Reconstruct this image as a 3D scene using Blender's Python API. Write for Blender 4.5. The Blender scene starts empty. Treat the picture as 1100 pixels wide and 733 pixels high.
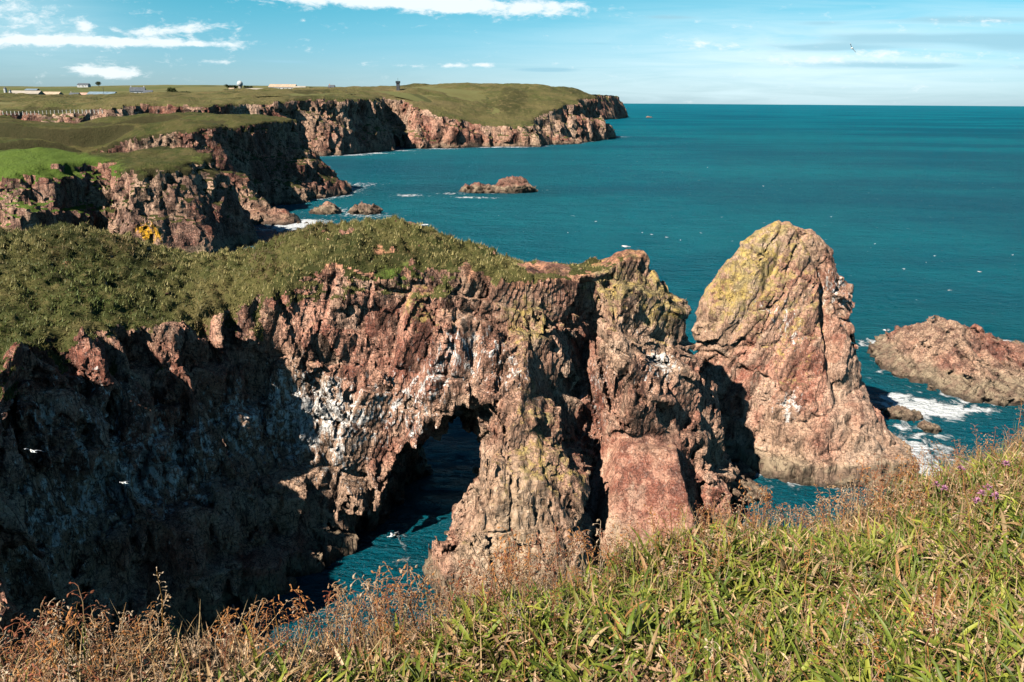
import bpy, math, time
import numpy as np
from mathutils import Vector, Matrix, Euler
T0 = time.time()
rng = np.random.default_rng(7)
R = math.radians
scene = bpy.context.scene
col = scene.collection
f32 = np.float32

# ------------------------------------------------------------------ camera
EYE = 40.0
W0, H0, FPX = 1100.0, 733.0, 850.0
PITCH, ROLL = 16.8, 0.4
cam_d = bpy.data.cameras.new('camera'); cam = bpy.data.objects.new('camera', cam_d); col.objects.link(cam)
cam.matrix_world = Matrix.Translation((0, 0, EYE)) @ Matrix.Rotation(R(90 - PITCH), 4, 'X') @ Matrix.Rotation(R(ROLL), 4, 'Z')
cam_d.sensor_width = 36.0; cam_d.lens = FPX / W0 * 36.0
cam_d.clip_start = 0.05; cam_d.clip_end = 90000
scene.camera = cam
CM = cam.matrix_world.to_3x3()

def ray(px, py):
    return CM @ Vector(((px - W0/2)/FPX, -(py - H0/2)/FPX, -1.0))
def at_y(px, py, y):                       # the point seen at a pixel, y metres ahead
    d = ray(px, py); t = y/d.y
    return np.array((d.x*t, y, EYE + d.z*t))
def at_z(px, py, z=0.0):                   # the point seen at a pixel on the level z
    d = ray(px, py); t = (z - EYE)/d.z
    return np.array((d.x*t, d.y*t, z))

# ------------------------------------------------------------------ scene bookkeeping
def tag(o, label=None, cat=None, group=None, kind=None):
    if label: o['label'] = label
    if cat: o['category'] = cat
    if group: o['group'] = group
    if kind: o['kind'] = kind
    return o
def empty(name, loc, rz=0.0):
    o = bpy.data.objects.new(name, None); col.objects.link(o)
    o.location = [float(v) for v in loc]; o.rotation_euler = (0, 0, rz); o.empty_display_size = 0.2
    return o
def mesh_obj(name, verts, faces, mat, parent=None, attrs=None, smooth=False, loc=None, colors=None):
    """faces: (n,3|4) array or a list of such arrays"""
    me = bpy.data.meshes.new(name)
    verts = np.ascontiguousarray(verts, dtype=f32)
    fl = faces if isinstance(faces, list) else [faces]
    fl = [np.asarray(f, dtype=np.int32) for f in fl if len(f)]
    nl = sum(f.size for f in fl); nf = sum(len(f) for f in fl)
    me.vertices.add(len(verts)); me.vertices.foreach_set('co', verts.ravel())
    me.loops.add(nl); me.loops.foreach_set('vertex_index', np.concatenate([f.ravel() for f in fl]))
    sizes = np.concatenate([np.full(len(f), f.shape[1], np.int32) for f in fl])
    starts = np.concatenate(([0], np.cumsum(sizes)[:-1])).astype(np.int32)
    me.polygons.add(nf); me.polygons.foreach_set('loop_start', starts)
    me.update(calc_edges=True)
    if smooth: me.polygons.foreach_set('use_smooth', np.ones(nf, bool))
    else: me.polygons.foreach_set('use_smooth', np.zeros(nf, bool))
    for k, v in (attrs or {}).items():
        a = me.attributes.new(k, 'FLOAT', 'POINT'); a.data.foreach_set('value', np.ascontiguousarray(v, dtype=f32))
    if colors is not None:
        a = me.attributes.new('tint', 'FLOAT_COLOR', 'POINT')
        c4 = np.ones((len(verts), 4), f32); c4[:, :3] = colors
        a.data.foreach_set('color', c4.ravel())
    for m in (mat if isinstance(mat, (list, tuple)) else [mat]):
        me.materials.append(m)
    o = bpy.data.objects.new(name, me); col.objects.link(o)
    if parent is not None: o.parent = parent
    if loc is not None: o.location = [float(v) for v in loc]
    return o

class MB:                                   # small mesh builder for the far buildings, birds and posts
    def __init__(s): s.v = []; s.f4 = []; s.f3 = []
    def add(s, vs, f4=(), f3=()):
        b = len(s.v); s.v += [tuple(v) for v in vs]
        s.f4 += [tuple(i + b for i in f) for f in f4]; s.f3 += [tuple(i + b for i in f) for f in f3]
    def box(s, x0, y0, z0, x1, y1, z1):
        s.add([(x0,y0,z0),(x1,y0,z0),(x1,y1,z0),(x0,y1,z0),(x0,y0,z1),(x1,y0,z1),(x1,y1,z1),(x0,y1,z1)],
              [(3,2,1,0),(4,5,6,7),(0,1,5,4),(1,2,6,5),(2,3,7,6),(3,0,4,7)])
    def rings(s, rings, cap=True):           # rings: list of equal length point lists
        n = len(rings[0]); b = len(s.v)
        for r in rings: s.v += [tuple(p) for p in r]
        for k in range(len(rings) - 1):
            for i in range(n):
                j = (i + 1) % n
                s.f4.append((b+k*n+i, b+k*n+j, b+(k+1)*n+j, b+(k+1)*n+i))
        if cap:
            for k, flip in ((0, 1), (len(rings) - 1, 0)):
                c = np.mean(np.array(rings[k]), axis=0); ci = len(s.v); s.v.append(tuple(c))
                for i in range(n):
                    j = (i + 1) % n
                    t = (b+k*n+i, b+k*n+j, ci)
                    s.f3.append(t[::-1] if flip else t)
    def lathe(s, prof, n=16, c=(0, 0)):
        s.rings([[(c[0]+r*math.cos(2*math.pi*i/n), c[1]+r*math.sin(2*math.pi*i/n), z) for i in range(n)] for r, z in prof])
    def tube(s, pts, rad, n=6):
        rs = []
        pts = [Vector(p) for p in pts]
        for i, p in enumerate(pts):
            d = (pts[min(i+1, len(pts)-1)] - pts[max(i-1, 0)]).normalized()
            a = d.cross(Vector((0, 0, 1)) if abs(d.z) < .9 else Vector((1, 0, 0))).normalized(); c = d.cross(a)
            r = rad[i] if isinstance(rad, (list, tuple)) else rad
            rs.append([p + (a*math.cos(2*math.pi*k/n) + c*math.sin(2*math.pi*k/n))*r for k in range(n)])
        s.rings(rs)
    def build(s, name, mat, parent=None, smooth=False, loc=None):
        fs = []
        if s.f4: fs.append(np.array(s.f4))
        if s.f3: fs.append(np.array(s.f3))
        return mesh_obj(name, np.array(s.v), fs, mat, parent, smooth=smooth, loc=loc)

# ------------------------------------------------------------------ noise
U = np.uint32
def _h(ix, iy, iz, seed):
    h = (ix.astype(U)*U(0x8da6b343)) ^ (iy.astype(U)*U(0xd8163841)) ^ (iz.astype(U)*U(0xcb1ab31f)) ^ U((seed*0x9E3779B1) & 0xffffffff)
    h ^= h >> U(15); h *= U(0x2c1b3c6d); h ^= h >> U(12); h *= U(0x297a2d39); h ^= h >> U(15)
    return h
def vnoise(p, scale=1.0, seed=0):           # value noise -1..1, p (n,3)
    q = np.asarray(p, f32)/f32(scale)
    fl = np.floor(q); i = fl.astype(np.int32); t = q - fl
    t = t*t*t*(t*(t*6 - 15) + 10)
    out = np.zeros(len(q), f32)
    for a in (0, 1):
        wx = t[:, 0] if a else 1 - t[:, 0]
        for b in (0, 1):
            wy = t[:, 1] if b else 1 - t[:, 1]
            for c in (0, 1):
                wz = t[:, 2] if c else 1 - t[:, 2]
                out += wx*wy*wz*(_h(i[:, 0]+a, i[:, 1]+b, i[:, 2]+c, seed).astype(f32)*f32(2/4294967295.0) - 1)
    return out
def fbm(p, scale, seed, octv=4, gain=.5):
    o = np.zeros(len(p), f32); a = 1.0
    for k in range(octv):
        o += a*vnoise(p, scale/2**k, seed + 17*k); a *= gain
    return o
def rot3(ax, ay, az):
    return np.array(Euler((R(ax), R(ay), R(az))).to_matrix(), f32)
def cells(p, size, rot, seed):              # Voronoi blocks: F1, F2, three hashes and the vector to the block centre
    q = (np.asarray(p, f32) @ rot)/np.asarray(size, f32)
    base = np.floor(q).astype(np.int32)
    n = len(q)
    F1 = np.full(n, 1e9, f32); F2 = np.full(n, 1e9, f32); H = np.zeros(n, U)
    V = np.zeros((n, 3), f32)
    for a in (-1, 0, 1):
        for b in (-1, 0, 1):
            for c in (-1, 0, 1):
                ci = base + np.array((a, b, c), np.int32)
                h = _h(ci[:, 0], ci[:, 1], ci[:, 2], seed)
                d = np.empty((n, 3), f32)
                d[:, 0] = q[:, 0] - ci[:, 0] - (h & U(1023)).astype(f32)/1023
                d[:, 1] = q[:, 1] - ci[:, 1] - ((h >> U(10)) & U(1023)).astype(f32)/1023
                d[:, 2] = q[:, 2] - ci[:, 2] - ((h >> U(20)) & U(1023)).astype(f32)/1023
                r = np.einsum('ij,ij->i', d, d)
                m = r < F1
                F2 = np.where(m, F1, np.minimum(F2, r))
                F1 = np.where(m, r, F1); H = np.where(m, h, H); V[m] = d[m]
    h2 = H.copy(); h2 ^= h2 >> U(13); h2 *= U(0x5bd1e995); h2 ^= h2 >> U(15)
    hs = [((h2 >> U(s)) & U(255)).astype(f32)/255 for s in (0, 8, 16, 24)]
    return np.sqrt(F1), np.sqrt(F2), hs, V
def sstep(a, b, x):
    t = np.clip((x - a)/(b - a), 0, 1); return t*t*(3 - 2*t)
def blocks(p, size, rot, seed, amp, tilt, crack, cw=.12):
    F1, F2, h, V = cells(p, size, rot, seed)
    d = amp*(2*h[0] - 1) + tilt*((2*h[1]-1)*V[:, 0] + (2*h[2]-1)*V[:, 1] + (2*h[3]-1)*V[:, 2])
    return d - crack*(1 - sstep(0, cw, F2 - F1))

def n1(x, seed):                            # one dimensional value noise
    fl = np.floor(x); i = fl.astype(np.int32); t = x - fl; t = t*t*(3-2*t); z = np.zeros_like(i)
    a = _h(i, z, z, seed).astype(f32)*f32(2/4294967295.0) - 1; b = _h(i+1, z, z, seed).astype(f32)*f32(2/4294967295.0) - 1
    return a*(1-t) + b*t
def joints(p, size, rot, seed, amp, tilt, crack, cw=.06, skew=.5, n=None, lam=(1, 1, .5)):
    """rock split by three sets of straight joints: each block stands out or back, tilts, and is parted by a crack"""
    q = (np.asarray(p, f32) @ rot)/np.asarray(size, f32)
    for k in range(3): q[:, k] += .60*n1(q[:, k]*.55, seed+k)
    iz = np.floor(q[:, 2]).astype(np.int32); zz = np.zeros_like(iz)
    q[:, 0] += skew*(_h(iz, zz, zz, seed+5).astype(f32)/f32(4294967295.0))
    ix = np.floor(q[:, 0]).astype(np.int32)
    q[:, 1] += skew*(_h(ix, iz, zz, seed+6).astype(f32)/f32(4294967295.0))
    q[:, 2] += .3*skew*(_h(ix, zz, zz, seed+7).astype(f32)/f32(4294967295.0))
    i = np.floor(q).astype(np.int32); f = q - i - f32(.5)
    h = _h(i[:, 0], i[:, 1], i[:, 2], seed+9)
    hs = [((h >> U(s)) & U(255)).astype(f32)/255 for s in (0, 8, 16, 24)]
    d = amp*(2*hs[0]-1) + 2*tilt*((2*hs[1]-1)*f[:, 0] + (2*hs[2]-1)*f[:, 1] + .7*(2*hs[3]-1)*f[:, 2])
    big_ = _h(i[:, 0]//2, i[:, 1]//2, i[:, 2]//2, seed+11); gate = [sstep(.25, .6, ((big_ >> U(s)) & U(255)).astype(f32)/255) for s in (0, 8, 16)]
    if n is not None:                       # the faces turn towards the joint planes, so corners and ledges run straight
        nl = n @ rot
        for k in range(3): d += lam[k]*(.35 + .65*hs[(k+1) % 4])*gate[k]*nl[:, k]*f[:, k]*f32(size[k])
    e = np.minimum((.5-np.abs(f[:, 0]))*size[0], (.5-np.abs(f[:, 1]))*size[1])
    e = np.minimum(e, (.5-np.abs(f[:, 2]))*size[2]*1.3)
    return d - crack*(1 - sstep(0, cw, e)), hs[3]

def strata(p, nrm, spacing, seed, amp, warp=.35, jag=0.0):
    """long parallel fractures: each bed leans out and ends in a sharp step that runs on across the whole face"""
    nrm = np.array(nrm, f32); nrm /= np.linalg.norm(nrm)
    s = p @ nrm
    s = s/f32(spacing) + warp*vnoise(p, spacing*4.5, seed) + .12*vnoise(p, spacing*1.1, seed+1)
    s = s + .7*n1(s*.6, seed+2)
    i = np.floor(s).astype(np.int32); f = s - i; z = np.zeros_like(i)
    h = _h(i, z, z, seed+3).astype(f32)/f32(4294967295.0); h2 = _h(i, z, z, seed+4).astype(f32)/f32(4294967295.0)
    return amp*((.25 + .75*h)*(f - .5)*np.where(h2 > .25, 1, -.6) + .35*(h2 - .5)) - .45*amp*(1 - sstep(0, .10, np.minimum(f, 1-f)))*(h > .4)
def halfspaces(P, planes):
    """convex block: planes (normal, point)"""
    d = None
    for n, q in planes:
        n = np.array(n, f32); n /= np.linalg.norm(n); e = (P - np.array(q, f32)) @ n
        d = e if d is None else np.maximum(d, e)
    return d

# ------------------------------------------------------------------ shapes in plan
def poly_sdf(X, Y, poly):
    P = np.asarray(poly, np.float64); n = len(P)
    d = np.full(X.shape, 1e18); inside = np.zeros(X.shape, bool)
    for i in range(n):
        x0, y0 = P[i]; x1, y1 = P[(i+1) % n]
        ex, ey = x1-x0, y1-y0; wx, wy = X-x0, Y-y0
        t = np.clip((wx*ex + wy*ey)/(ex*ex + ey*ey + 1e-12), 0, 1)
        d = np.minimum(d, (wx-ex*t)**2 + (wy-ey*t)**2)
        c = ((y0 <= Y) & (y1 > Y)) | ((y1 <= Y) & (y0 > Y))
        xi = x0 + (Y-y0)*ex/(ey if ey != 0 else 1e-12)
        inside ^= c & (X < xi)
    d = np.sqrt(d)
    return np.where(inside, -d, d).astype(f32)
def smooth_poly(poly, it=1, keep=.5):
    P = np.asarray(poly, float)
    for _ in range(it):
        A = np.roll(P, -1, 0); P = np.stack([P*.75 + A*.25, P*.25 + A*.75], 1).reshape(-1, 2)
    return P
def tps(pts):                               # thin plate surface through (x, y, z) points
    P = np.asarray(pts, float); n = len(P)
    s = np.abs(P[:, :2]).max()
    def U_(r2): return np.where(r2 > 0, r2*np.log(r2 + 1e-12), 0)
    Q = P[:, :2]/s
    K = U_(((Q[:, None] - Q[None])**2).sum(-1)) + 1e-4*np.eye(n)
    A = np.zeros((n+3, n+3)); A[:n, :n] = K; A[:n, n] = 1; A[:n, n+1:] = Q; A[n, :n] = 1; A[n+1:, :n] = Q.T
    w = np.linalg.solve(A, np.concatenate([P[:, 2], np.zeros(3)]))
    def f(x, y):
        x = np.asarray(x, float)/s; y = np.asarray(y, float)/s
        o = w[n] + w[n+1]*x + w[n+2]*y
        for k in range(n): o = o + w[k]*U_((x-Q[k, 0])**2 + (y-Q[k, 1])**2)
        return o
    return f
def seg_dist(X, Y, line):
    d = np.full(np.shape(X), 1e18)
    for (x0, y0), (x1, y1) in zip(line[:-1], line[1:]):
        ex, ey = x1-x0, y1-y0
        t = np.clip(((X-x0)*ex + (Y-y0)*ey)/(ex*ex+ey*ey), 0, 1)
        d = np.minimum(d, (X-x0-ex*t)**2 + (Y-y0-ey*t)**2)
    return np.sqrt(d)

class Grid:
    def __init__(s, x, y, z, h):
        s.h = h; s.o = np.array((x[0], y[0], z[0]), f32)
        s.xs = np.arange(x[0], x[1], h, dtype=f32); s.ys = np.arange(y[0], y[1], h, dtype=f32); s.zs = np.arange(z[0], z[1], h, dtype=f32)
        s.X, s.Y = np.meshgrid(s.xs, s.ys, indexing='ij')
        s.V = np.empty((len(s.xs), len(s.ys), len(s.zs)), f32)
    def loft(s, levels):                    # levels: (z, polygon) bottom to top
        D = [poly_sdf(s.X, s.Y, p) for _, p in levels]; Z = [z for z, _ in levels]
        for k, z in enumerate(s.zs):
            if z <= Z[0]: s.V[:, :, k] = D[0]
            elif z >= Z[-1]: s.V[:, :, k] = D[-1]
            else:
                i = np.searchsorted(Z, z) - 1; t = (z-Z[i])/(Z[i+1]-Z[i])
                s.V[:, :, k] = D[i]*(1-t) + D[i+1]*t
    def band(s, w):
        ii = np.flatnonzero(np.abs(s.V) < w)
        i, j, k = np.unravel_index(ii, s.V.shape)
        P = np.stack([s.xs[i], s.ys[j], s.zs[k]], 1)
        return ii, i, j, k, P
    def grad(s, i, j, k):                   # unit normal of the field at grid points
        S = s.V.shape; o = []
        for ax, q in enumerate((i, j, k)):
            a = [i, j, k]; b = [i, j, k]; a[ax] = np.maximum(q-2, 0); b[ax] = np.minimum(q+2, S[ax]-1)
            o.append(s.V[b[0], b[1], b[2]] - s.V[a[0], a[1], a[2]])
        o = np.stack(o, 1); return o/np.maximum(np.linalg.norm(o, axis=1), 1e-6)[:, None]
    def mesh(s):                            # surface nets
        V = s.V; ins = V < 0
        def sh(a, b, c): return ins[a:ins.shape[0]-1+a, b:ins.shape[1]-1+b, c:ins.shape[2]-1+c]
        cnt = np.zeros(tuple(np.array(V.shape)-1), np.uint8)
        for a in (0, 1):
            for b in (0, 1):
                for c in (0, 1): cnt += sh(a, b, c)
        act = (cnt > 0) & (cnt < 8)
        ci = np.argwhere(act); idx = np.full(act.shape, -1, np.int32); idx[act] = np.arange(len(ci), dtype=np.int32)
        acc = np.zeros((len(ci), 3), f32); n = np.zeros(len(ci), f32)
        cs = [(a, b, c) for a in (0, 1) for b in (0, 1) for c in (0, 1)]
        val = {c: V[ci[:, 0]+c[0], ci[:, 1]+c[1], ci[:, 2]+c[2]] for c in cs}
        for c0 in cs:
            for ax in range(3):
                if c0[ax]: continue
                c1 = list(c0); c1[ax] = 1; c1 = tuple(c1)
                v0, v1 = val[c0], val[c1]; m = (v0 < 0) != (v1 < 0)
                t = v0[m]/(v0[m]-v1[m])
                p = np.tile(np.array(c0, f32), (m.sum(), 1)); p[:, ax] += t
                acc[m] += p; n[m] += 1
        verts = s.o + s.h*(ci + acc/n[:, None])
        F = []
        for ax in range(3):
            b, c = (ax+1) % 3, (ax+2) % 3
            sl0 = [slice(None)]*3; sl1 = [slice(None)]*3
            sl0[ax] = slice(0, -1); sl1[ax] = slice(1, None)
            A = ins[tuple(sl0)]; B = ins[tuple(sl1)]
            e = np.argwhere(A != B)
            e = e[(e[:, b] > 0) & (e[:, c] > 0) & (e[:, b] < V.shape[b]-1) & (e[:, c] < V.shape[c]-1)]
            def cell(db, dc):
                q = e.copy(); q[:, b] -= db; q[:, c] -= dc
                return idx[q[:, 0], q[:, 1], q[:, 2]]
            quad = np.stack([cell(1, 1), cell(0, 1), cell(0, 0), cell(1, 0)], 1)
            flip = ~A[e[:, 0], e[:, 1], e[:, 2]]
            quad[flip] = quad[flip][:, ::-1]
            F.append(quad)
        F = np.concatenate(F)
        # crumbs cut loose by the joints would hang in the air: keep the big connected pieces only
        n = len(verts); lab = np.arange(n); e0 = F.ravel(); e1 = np.roll(F, -1, 1).ravel()
        for _ in range(200):
            old = lab; m = np.minimum(lab[e0], lab[e1]); lab = lab.copy()
            np.minimum.at(lab, e0, m); np.minimum.at(lab, e1, m)
            while True:
                l2 = lab[lab]
                if (l2 == lab).all(): break
                lab = l2
            if (lab == old).all(): break
        cnt = np.bincount(lab, minlength=n); F = F[cnt[lab[F[:, 0]]] > max(.02*n, 60)]
        u, inv = np.unique(F, return_inverse=True)
        return verts[u].astype(f32), inv.reshape(F.shape).astype(np.int32)
def face_normals(v, f):
    a = v[f[:, 2]] - v[f[:, 0]]; b = v[f[:, 3 if f.shape[1] > 3 else 1]] - v[f[:, 1 if f.shape[1] > 3 else 0]]
    n = np.cross(a, b); L = np.linalg.norm(n, axis=1)
    return n/np.maximum(L, 1e-12)[:, None], L*.5
def vert_normals(v, f):
    n, A = face_normals(v, f); N = np.zeros_like(v)
    for k in range(f.shape[1]): 
        for c in range(3): N[:, c] += np.bincount(f[:, k], (n[:, c]*A), minlength=len(v))
    return N/np.maximum(np.linalg.norm(N, axis=1), 1e-9)[:, None]
def subset(v, f, m, attrs):
    g = f[m]; u, inv = np.unique(g, return_inverse=True)
    return v[u], inv.reshape(g.shape), {k: a[u] for k, a in attrs.items()}

# ------------------------------------------------------------------ shader helper
class NT:
    def __init__(s, nt): s.nt = nt; s.L = nt.links
    def node(s, typ, **kw):
        n = s.nt.nodes.new(typ)
        for k, v in kw.items(): setattr(n, k, v)
        return n
    def put(s, sock, v):
        if v is None: return
        if isinstance(v, bpy.types.NodeSocket): s.L.new(v, sock)
        elif isinstance(v, (tuple, list)) and sock.type == 'RGBA': sock.default_value = (*v[:3], 1)
        else: sock.default_value = v
    def m(s, op, a, b=None, c=None, clamp=False):
        n = s.node('ShaderNodeMath', operation=op, use_clamp=clamp)
        for i, v in enumerate((a, b, c)): s.put(n.inputs[i], v)
        return n.outputs[0]
    def add(s, a, b): return s.m('ADD', a, b)
    def sub(s, a, b): return s.m('SUBTRACT', a, b)
    def mul(s, a, b): return s.m('MULTIPLY', a, b)
    def step(s, x, a, b, lo=0.0, hi=1.0):
        n = s.node('ShaderNodeMapRange', interpolation_type='SMOOTHSTEP')
        s.put(n.inputs[0], x); s.put(n.inputs[1], a); s.put(n.inputs[2], b); s.put(n.inputs[3], lo); s.put(n.inputs[4], hi)
        return n.outputs[0]
    def mix(s, f, a, b, mode='MIX'):
        n = s.node('ShaderNodeMix', data_type='RGBA', blend_type=mode)
        s.put(n.inputs[0], f); s.put(n.inputs[6], a); s.put(n.inputs[7], b)
        return n.outputs[2]
    def noise(s, vec, scale, detail=4, rough=.55, dist=0.0, out=0):
        n = s.node('ShaderNodeTexNoise'); s.put(n.inputs['Vector'], vec)
        n.inputs['Scale'].default_value = scale; n.inputs['Detail'].default_value = detail
        n.inputs['Roughness'].default_value = rough; n.inputs['Distortion'].default_value = dist
        return n.outputs[out]
    def voro(s, vec, scale, feature='F1', out=0, rand=1.0):
        n = s.node('ShaderNodeTexVoronoi', feature=feature); s.put(n.inputs['Vector'], vec)
        n.inputs['Scale'].default_value = scale; n.inputs['Randomness'].default_value = rand
        return n.outputs[out]
    def attr(s, name, out='Fac'):
        n = s.node('ShaderNodeAttribute', attribute_name=name); return n.outputs[out]
    def map(s, vec, scale=(1, 1, 1), rot=(0, 0, 0), loc=(0, 0, 0)):
        n = s.node('ShaderNodeMapping'); s.put(n.inputs[0], vec)
        n.inputs[1].default_value = loc; n.inputs[2].default_value = [R(a) for a in rot]; n.inputs[3].default_value = scale
        return n.outputs[0]
    def sep(s, vec):
        n = s.node('ShaderNodeSeparateXYZ'); s.put(n.inputs[0], vec); return n.outputs
    def bump(s, h, strength=.5, dist=.1, normal=None):
        n = s.node('ShaderNodeBump'); s.put(n.inputs['Height'], h)
        n.inputs['Strength'].default_value = strength; n.inputs['Distance'].default_value = dist
        if normal is not None: s.put(n.inputs['Normal'], normal)
        return n.outputs[0]
def material(name):
    m = bpy.data.materials.new(name); m.use_nodes = True
    t = NT(m.node_tree); b = m.node_tree.nodes['Principled BSDF']
    return m, t, b
def plain(name, c, rough=.8, vary=.15, scale=2.0, spec=.3):
    m, t, b = material(name)
    pos = t.node('ShaderNodeTexCoord').outputs['Object']
    n = t.noise(pos, scale, 4)
    k = t.step(n, .3, .7)
    t.put(b.inputs['Base Color'], t.mix(k, tuple(x*(1-vary) for x in c), tuple(min(1, x*(1+vary)) for x in c)))
    b.inputs['Roughness'].default_value = rough; b.inputs['Specular IOR Level'].default_value = spec
    return m

def rock_material(name, k=1.0, grain=1.0, detail=1.0):
    """k: size of the features in metres relative to the near cliffs"""
    m, t, b = material(name)
    pos = t.node('ShaderNodeNewGeometry').outputs['Position']
    geo = t.node('ShaderNodeNewGeometry')
    nz = t.sep(geo.outputs['Normal'])[2]
    big = t.noise(pos, .09/k, 4, .6)
    mid = t.noise(pos, .55/k, 6, .62, .4)
    fine = t.noise(pos, 3.2/k, 5, .65)
    blk = t.attr('block')
    c = t.mix(t.step(t.add(mid, t.mul(t.sub(blk, .5), .22)), .38, .62), (.27, .098, .064), (.52, .265, .18))
    c = t.mix(t.mul(t.step(big, .42, .60), .8), c, (.47, .315, .21))
    c = t.mix(t.mul(t.step(blk, .62, .95), .55), c, (.52, .37, .265))
    c = t.mix(t.mul(t.step(blk, .30, .05), .65), c, (.145, .065, .05))
    c = t.mix(t.mul(t.step(fine, .54, .74), .6), c, (.58, .45, .37))
    c = t.mix(t.mul(t.step(fine, .48, .30), .85), c, (.070, .036, .030))
    grit = t.noise(pos, 7.5/k, 6, .72, .2)
    c = t.mix(t.step(grit, .52, .34), c, t.mix(1.0, c, (.45, .41, .39), 'MULTIPLY'))
    c = t.mix(t.mul(t.step(grit, .56, .70), .55), c, (.66, .52, .43))
    c = t.mix(t.mul(t.attr('pale'), .75), c, t.mix(t.step(t.noise(pos, 1.6/k, 6, .7), .36, .66), (.31, .235, .14), (.56, .45, .31)))
    # lichen: ochre to olive, on the attribute and on what faces up
    ln = t.noise(pos, 1.1/k, 6, .7, .3)
    lm = t.step(t.add(t.add(t.attr('lichen'), t.mul(nz, .22)), t.mul(t.sub(ln, .5), 1.6)), .34, .66)
    lc = t.mix(t.step(t.noise(pos, .7/k, 4, .6), .4, .62), (.27, .215, .095), (.44, .315, .085))
    c = t.mix(t.mul(lm, .85), c, lc)
    om = t.step(t.add(t.attr('orange'), t.mul(t.sub(ln, .5), 1.6)), .50, .66)
    c = t.mix(om, c, (.62, .315, .018))
    # bare earth under the turf edge
    c = t.mix(t.step(t.add(t.attr('earth'), t.mul(t.sub(mid, .5), 1.2)), .5, .8), c, (.45, .215, .125))
    # green slime and grass in the damp gullies
    c = t.mix(t.mul(t.step(t.add(t.attr('moss'), t.mul(t.sub(ln, .5), 1.4)), .5, .8), .8), c, (.115, .125, .03))
    # bird droppings, streaking down
    gn = t.noise(t.map(pos, (1, 1, .45)), 1.9/k, 8, .74, .4)
    gm = t.step(t.add(t.attr('guano'), t.mul(t.sub(gn, .5), 2.6)), .46, .66)
    c = t.mix(t.mul(gm, .92), c, (.74, .71, .67))
    # tide band
    z = t.add(t.sep(pos)[2], t.mul(t.sub(t.noise(pos, .5/k, 4), .5), 2.2*k**.5))
    tb = t.step(z, 2.6*k**.4, 1.8*k**.4)
    c = t.mix(t.mul(tb, t.attr('tide')), c, t.mix(t.step(mid, .4, .6), (.29, .22, .145), (.20, .13, .09)))
    wet = t.mul(t.step(z, 1.0*k**.4, .2*k**.4), .75)
    c = t.mix(wet, c, (.035, .028, .02))
    # joints and hairline cracks: thin dark seams that run with the bedding
    def seam(sc, rt, st, w, dt):
        n = t.noise(t.map(pos, st, rt), sc/k, dt, .5, .25)
        return t.step(t.m('ABSOLUTE', t.sub(n, .5)), w, w*.25)
    cr = t.m('MAXIMUM', seam(.55, (8, 24, 20), (1, 1, .22), .012, 3), seam(1.5, (-6, 20, 40), (1, 1, .25), .016, 3))
    cr = t.m('MAXIMUM', cr, t.mul(seam(.8, (0, -12, 10), (.35, .35, 1.6), .012, 3), .8))
    cr = t.m('MAXIMUM', cr, t.mul(seam(3.4, (10, 22, 30), (1, 1, .3), .022, 2), t.sub(.7, t.mul(t.attr('smooth'), .65))))
    cr = t.mul(cr, t.sub(1, t.mul(t.attr('smooth'), .45)))
    c = t.mix(t.mul(cr, .82), c, (.035, .022, .018))
    t.put(b.inputs['Base Color'], c)
    t.put(b.inputs['Roughness'], t.sub(.9, t.mul(wet, .45)))
    b.inputs['Specular IOR Level'].default_value = .25
    h = t.sub(t.mul(fine, .5), t.mul(cr, .5))
    h = t.add(h, t.mul(t.noise(pos, 11/k, 4, .7), .3))
    # broken facets: every joint block leans its own way
    def vm(op, a, c):
        n = t.node('ShaderNodeVectorMath', operation=op); t.put(n.inputs[0], a)
        if op == 'SCALE': t.put(n.inputs['Scale'], c)
        elif c is not None: t.put(n.inputs[1], c)
        return n.outputs[0]
    wp = vm('ADD', pos, vm('SCALE', t.noise(pos, 1.2/k, 3, .6, out=1), .35*k))
    nrm = geo.outputs['Normal']
    rg_ = t.sub(1.0, t.mul(t.attr('smooth'), .75))
    for sc, rt, am in ((.55, (10, 26, 20), .85), (1.7, (-6, 22, 50), .68), (5.0, (14, 12, 10), .40)):
        cc = t.voro(t.map(wp, (1, 1, .36), rt), sc/k, 'F1', 1)
        nrm = vm('ADD', nrm, vm('SCALE', vm('SUBTRACT', cc, (.5, .5, .5)), t.mul(rg_, am)))
    nrm = vm('NORMALIZE', nrm, None)
    t.put(b.inputs['Normal'], t.bump(h, .8*grain, .20*k, nrm))
    return m
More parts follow.
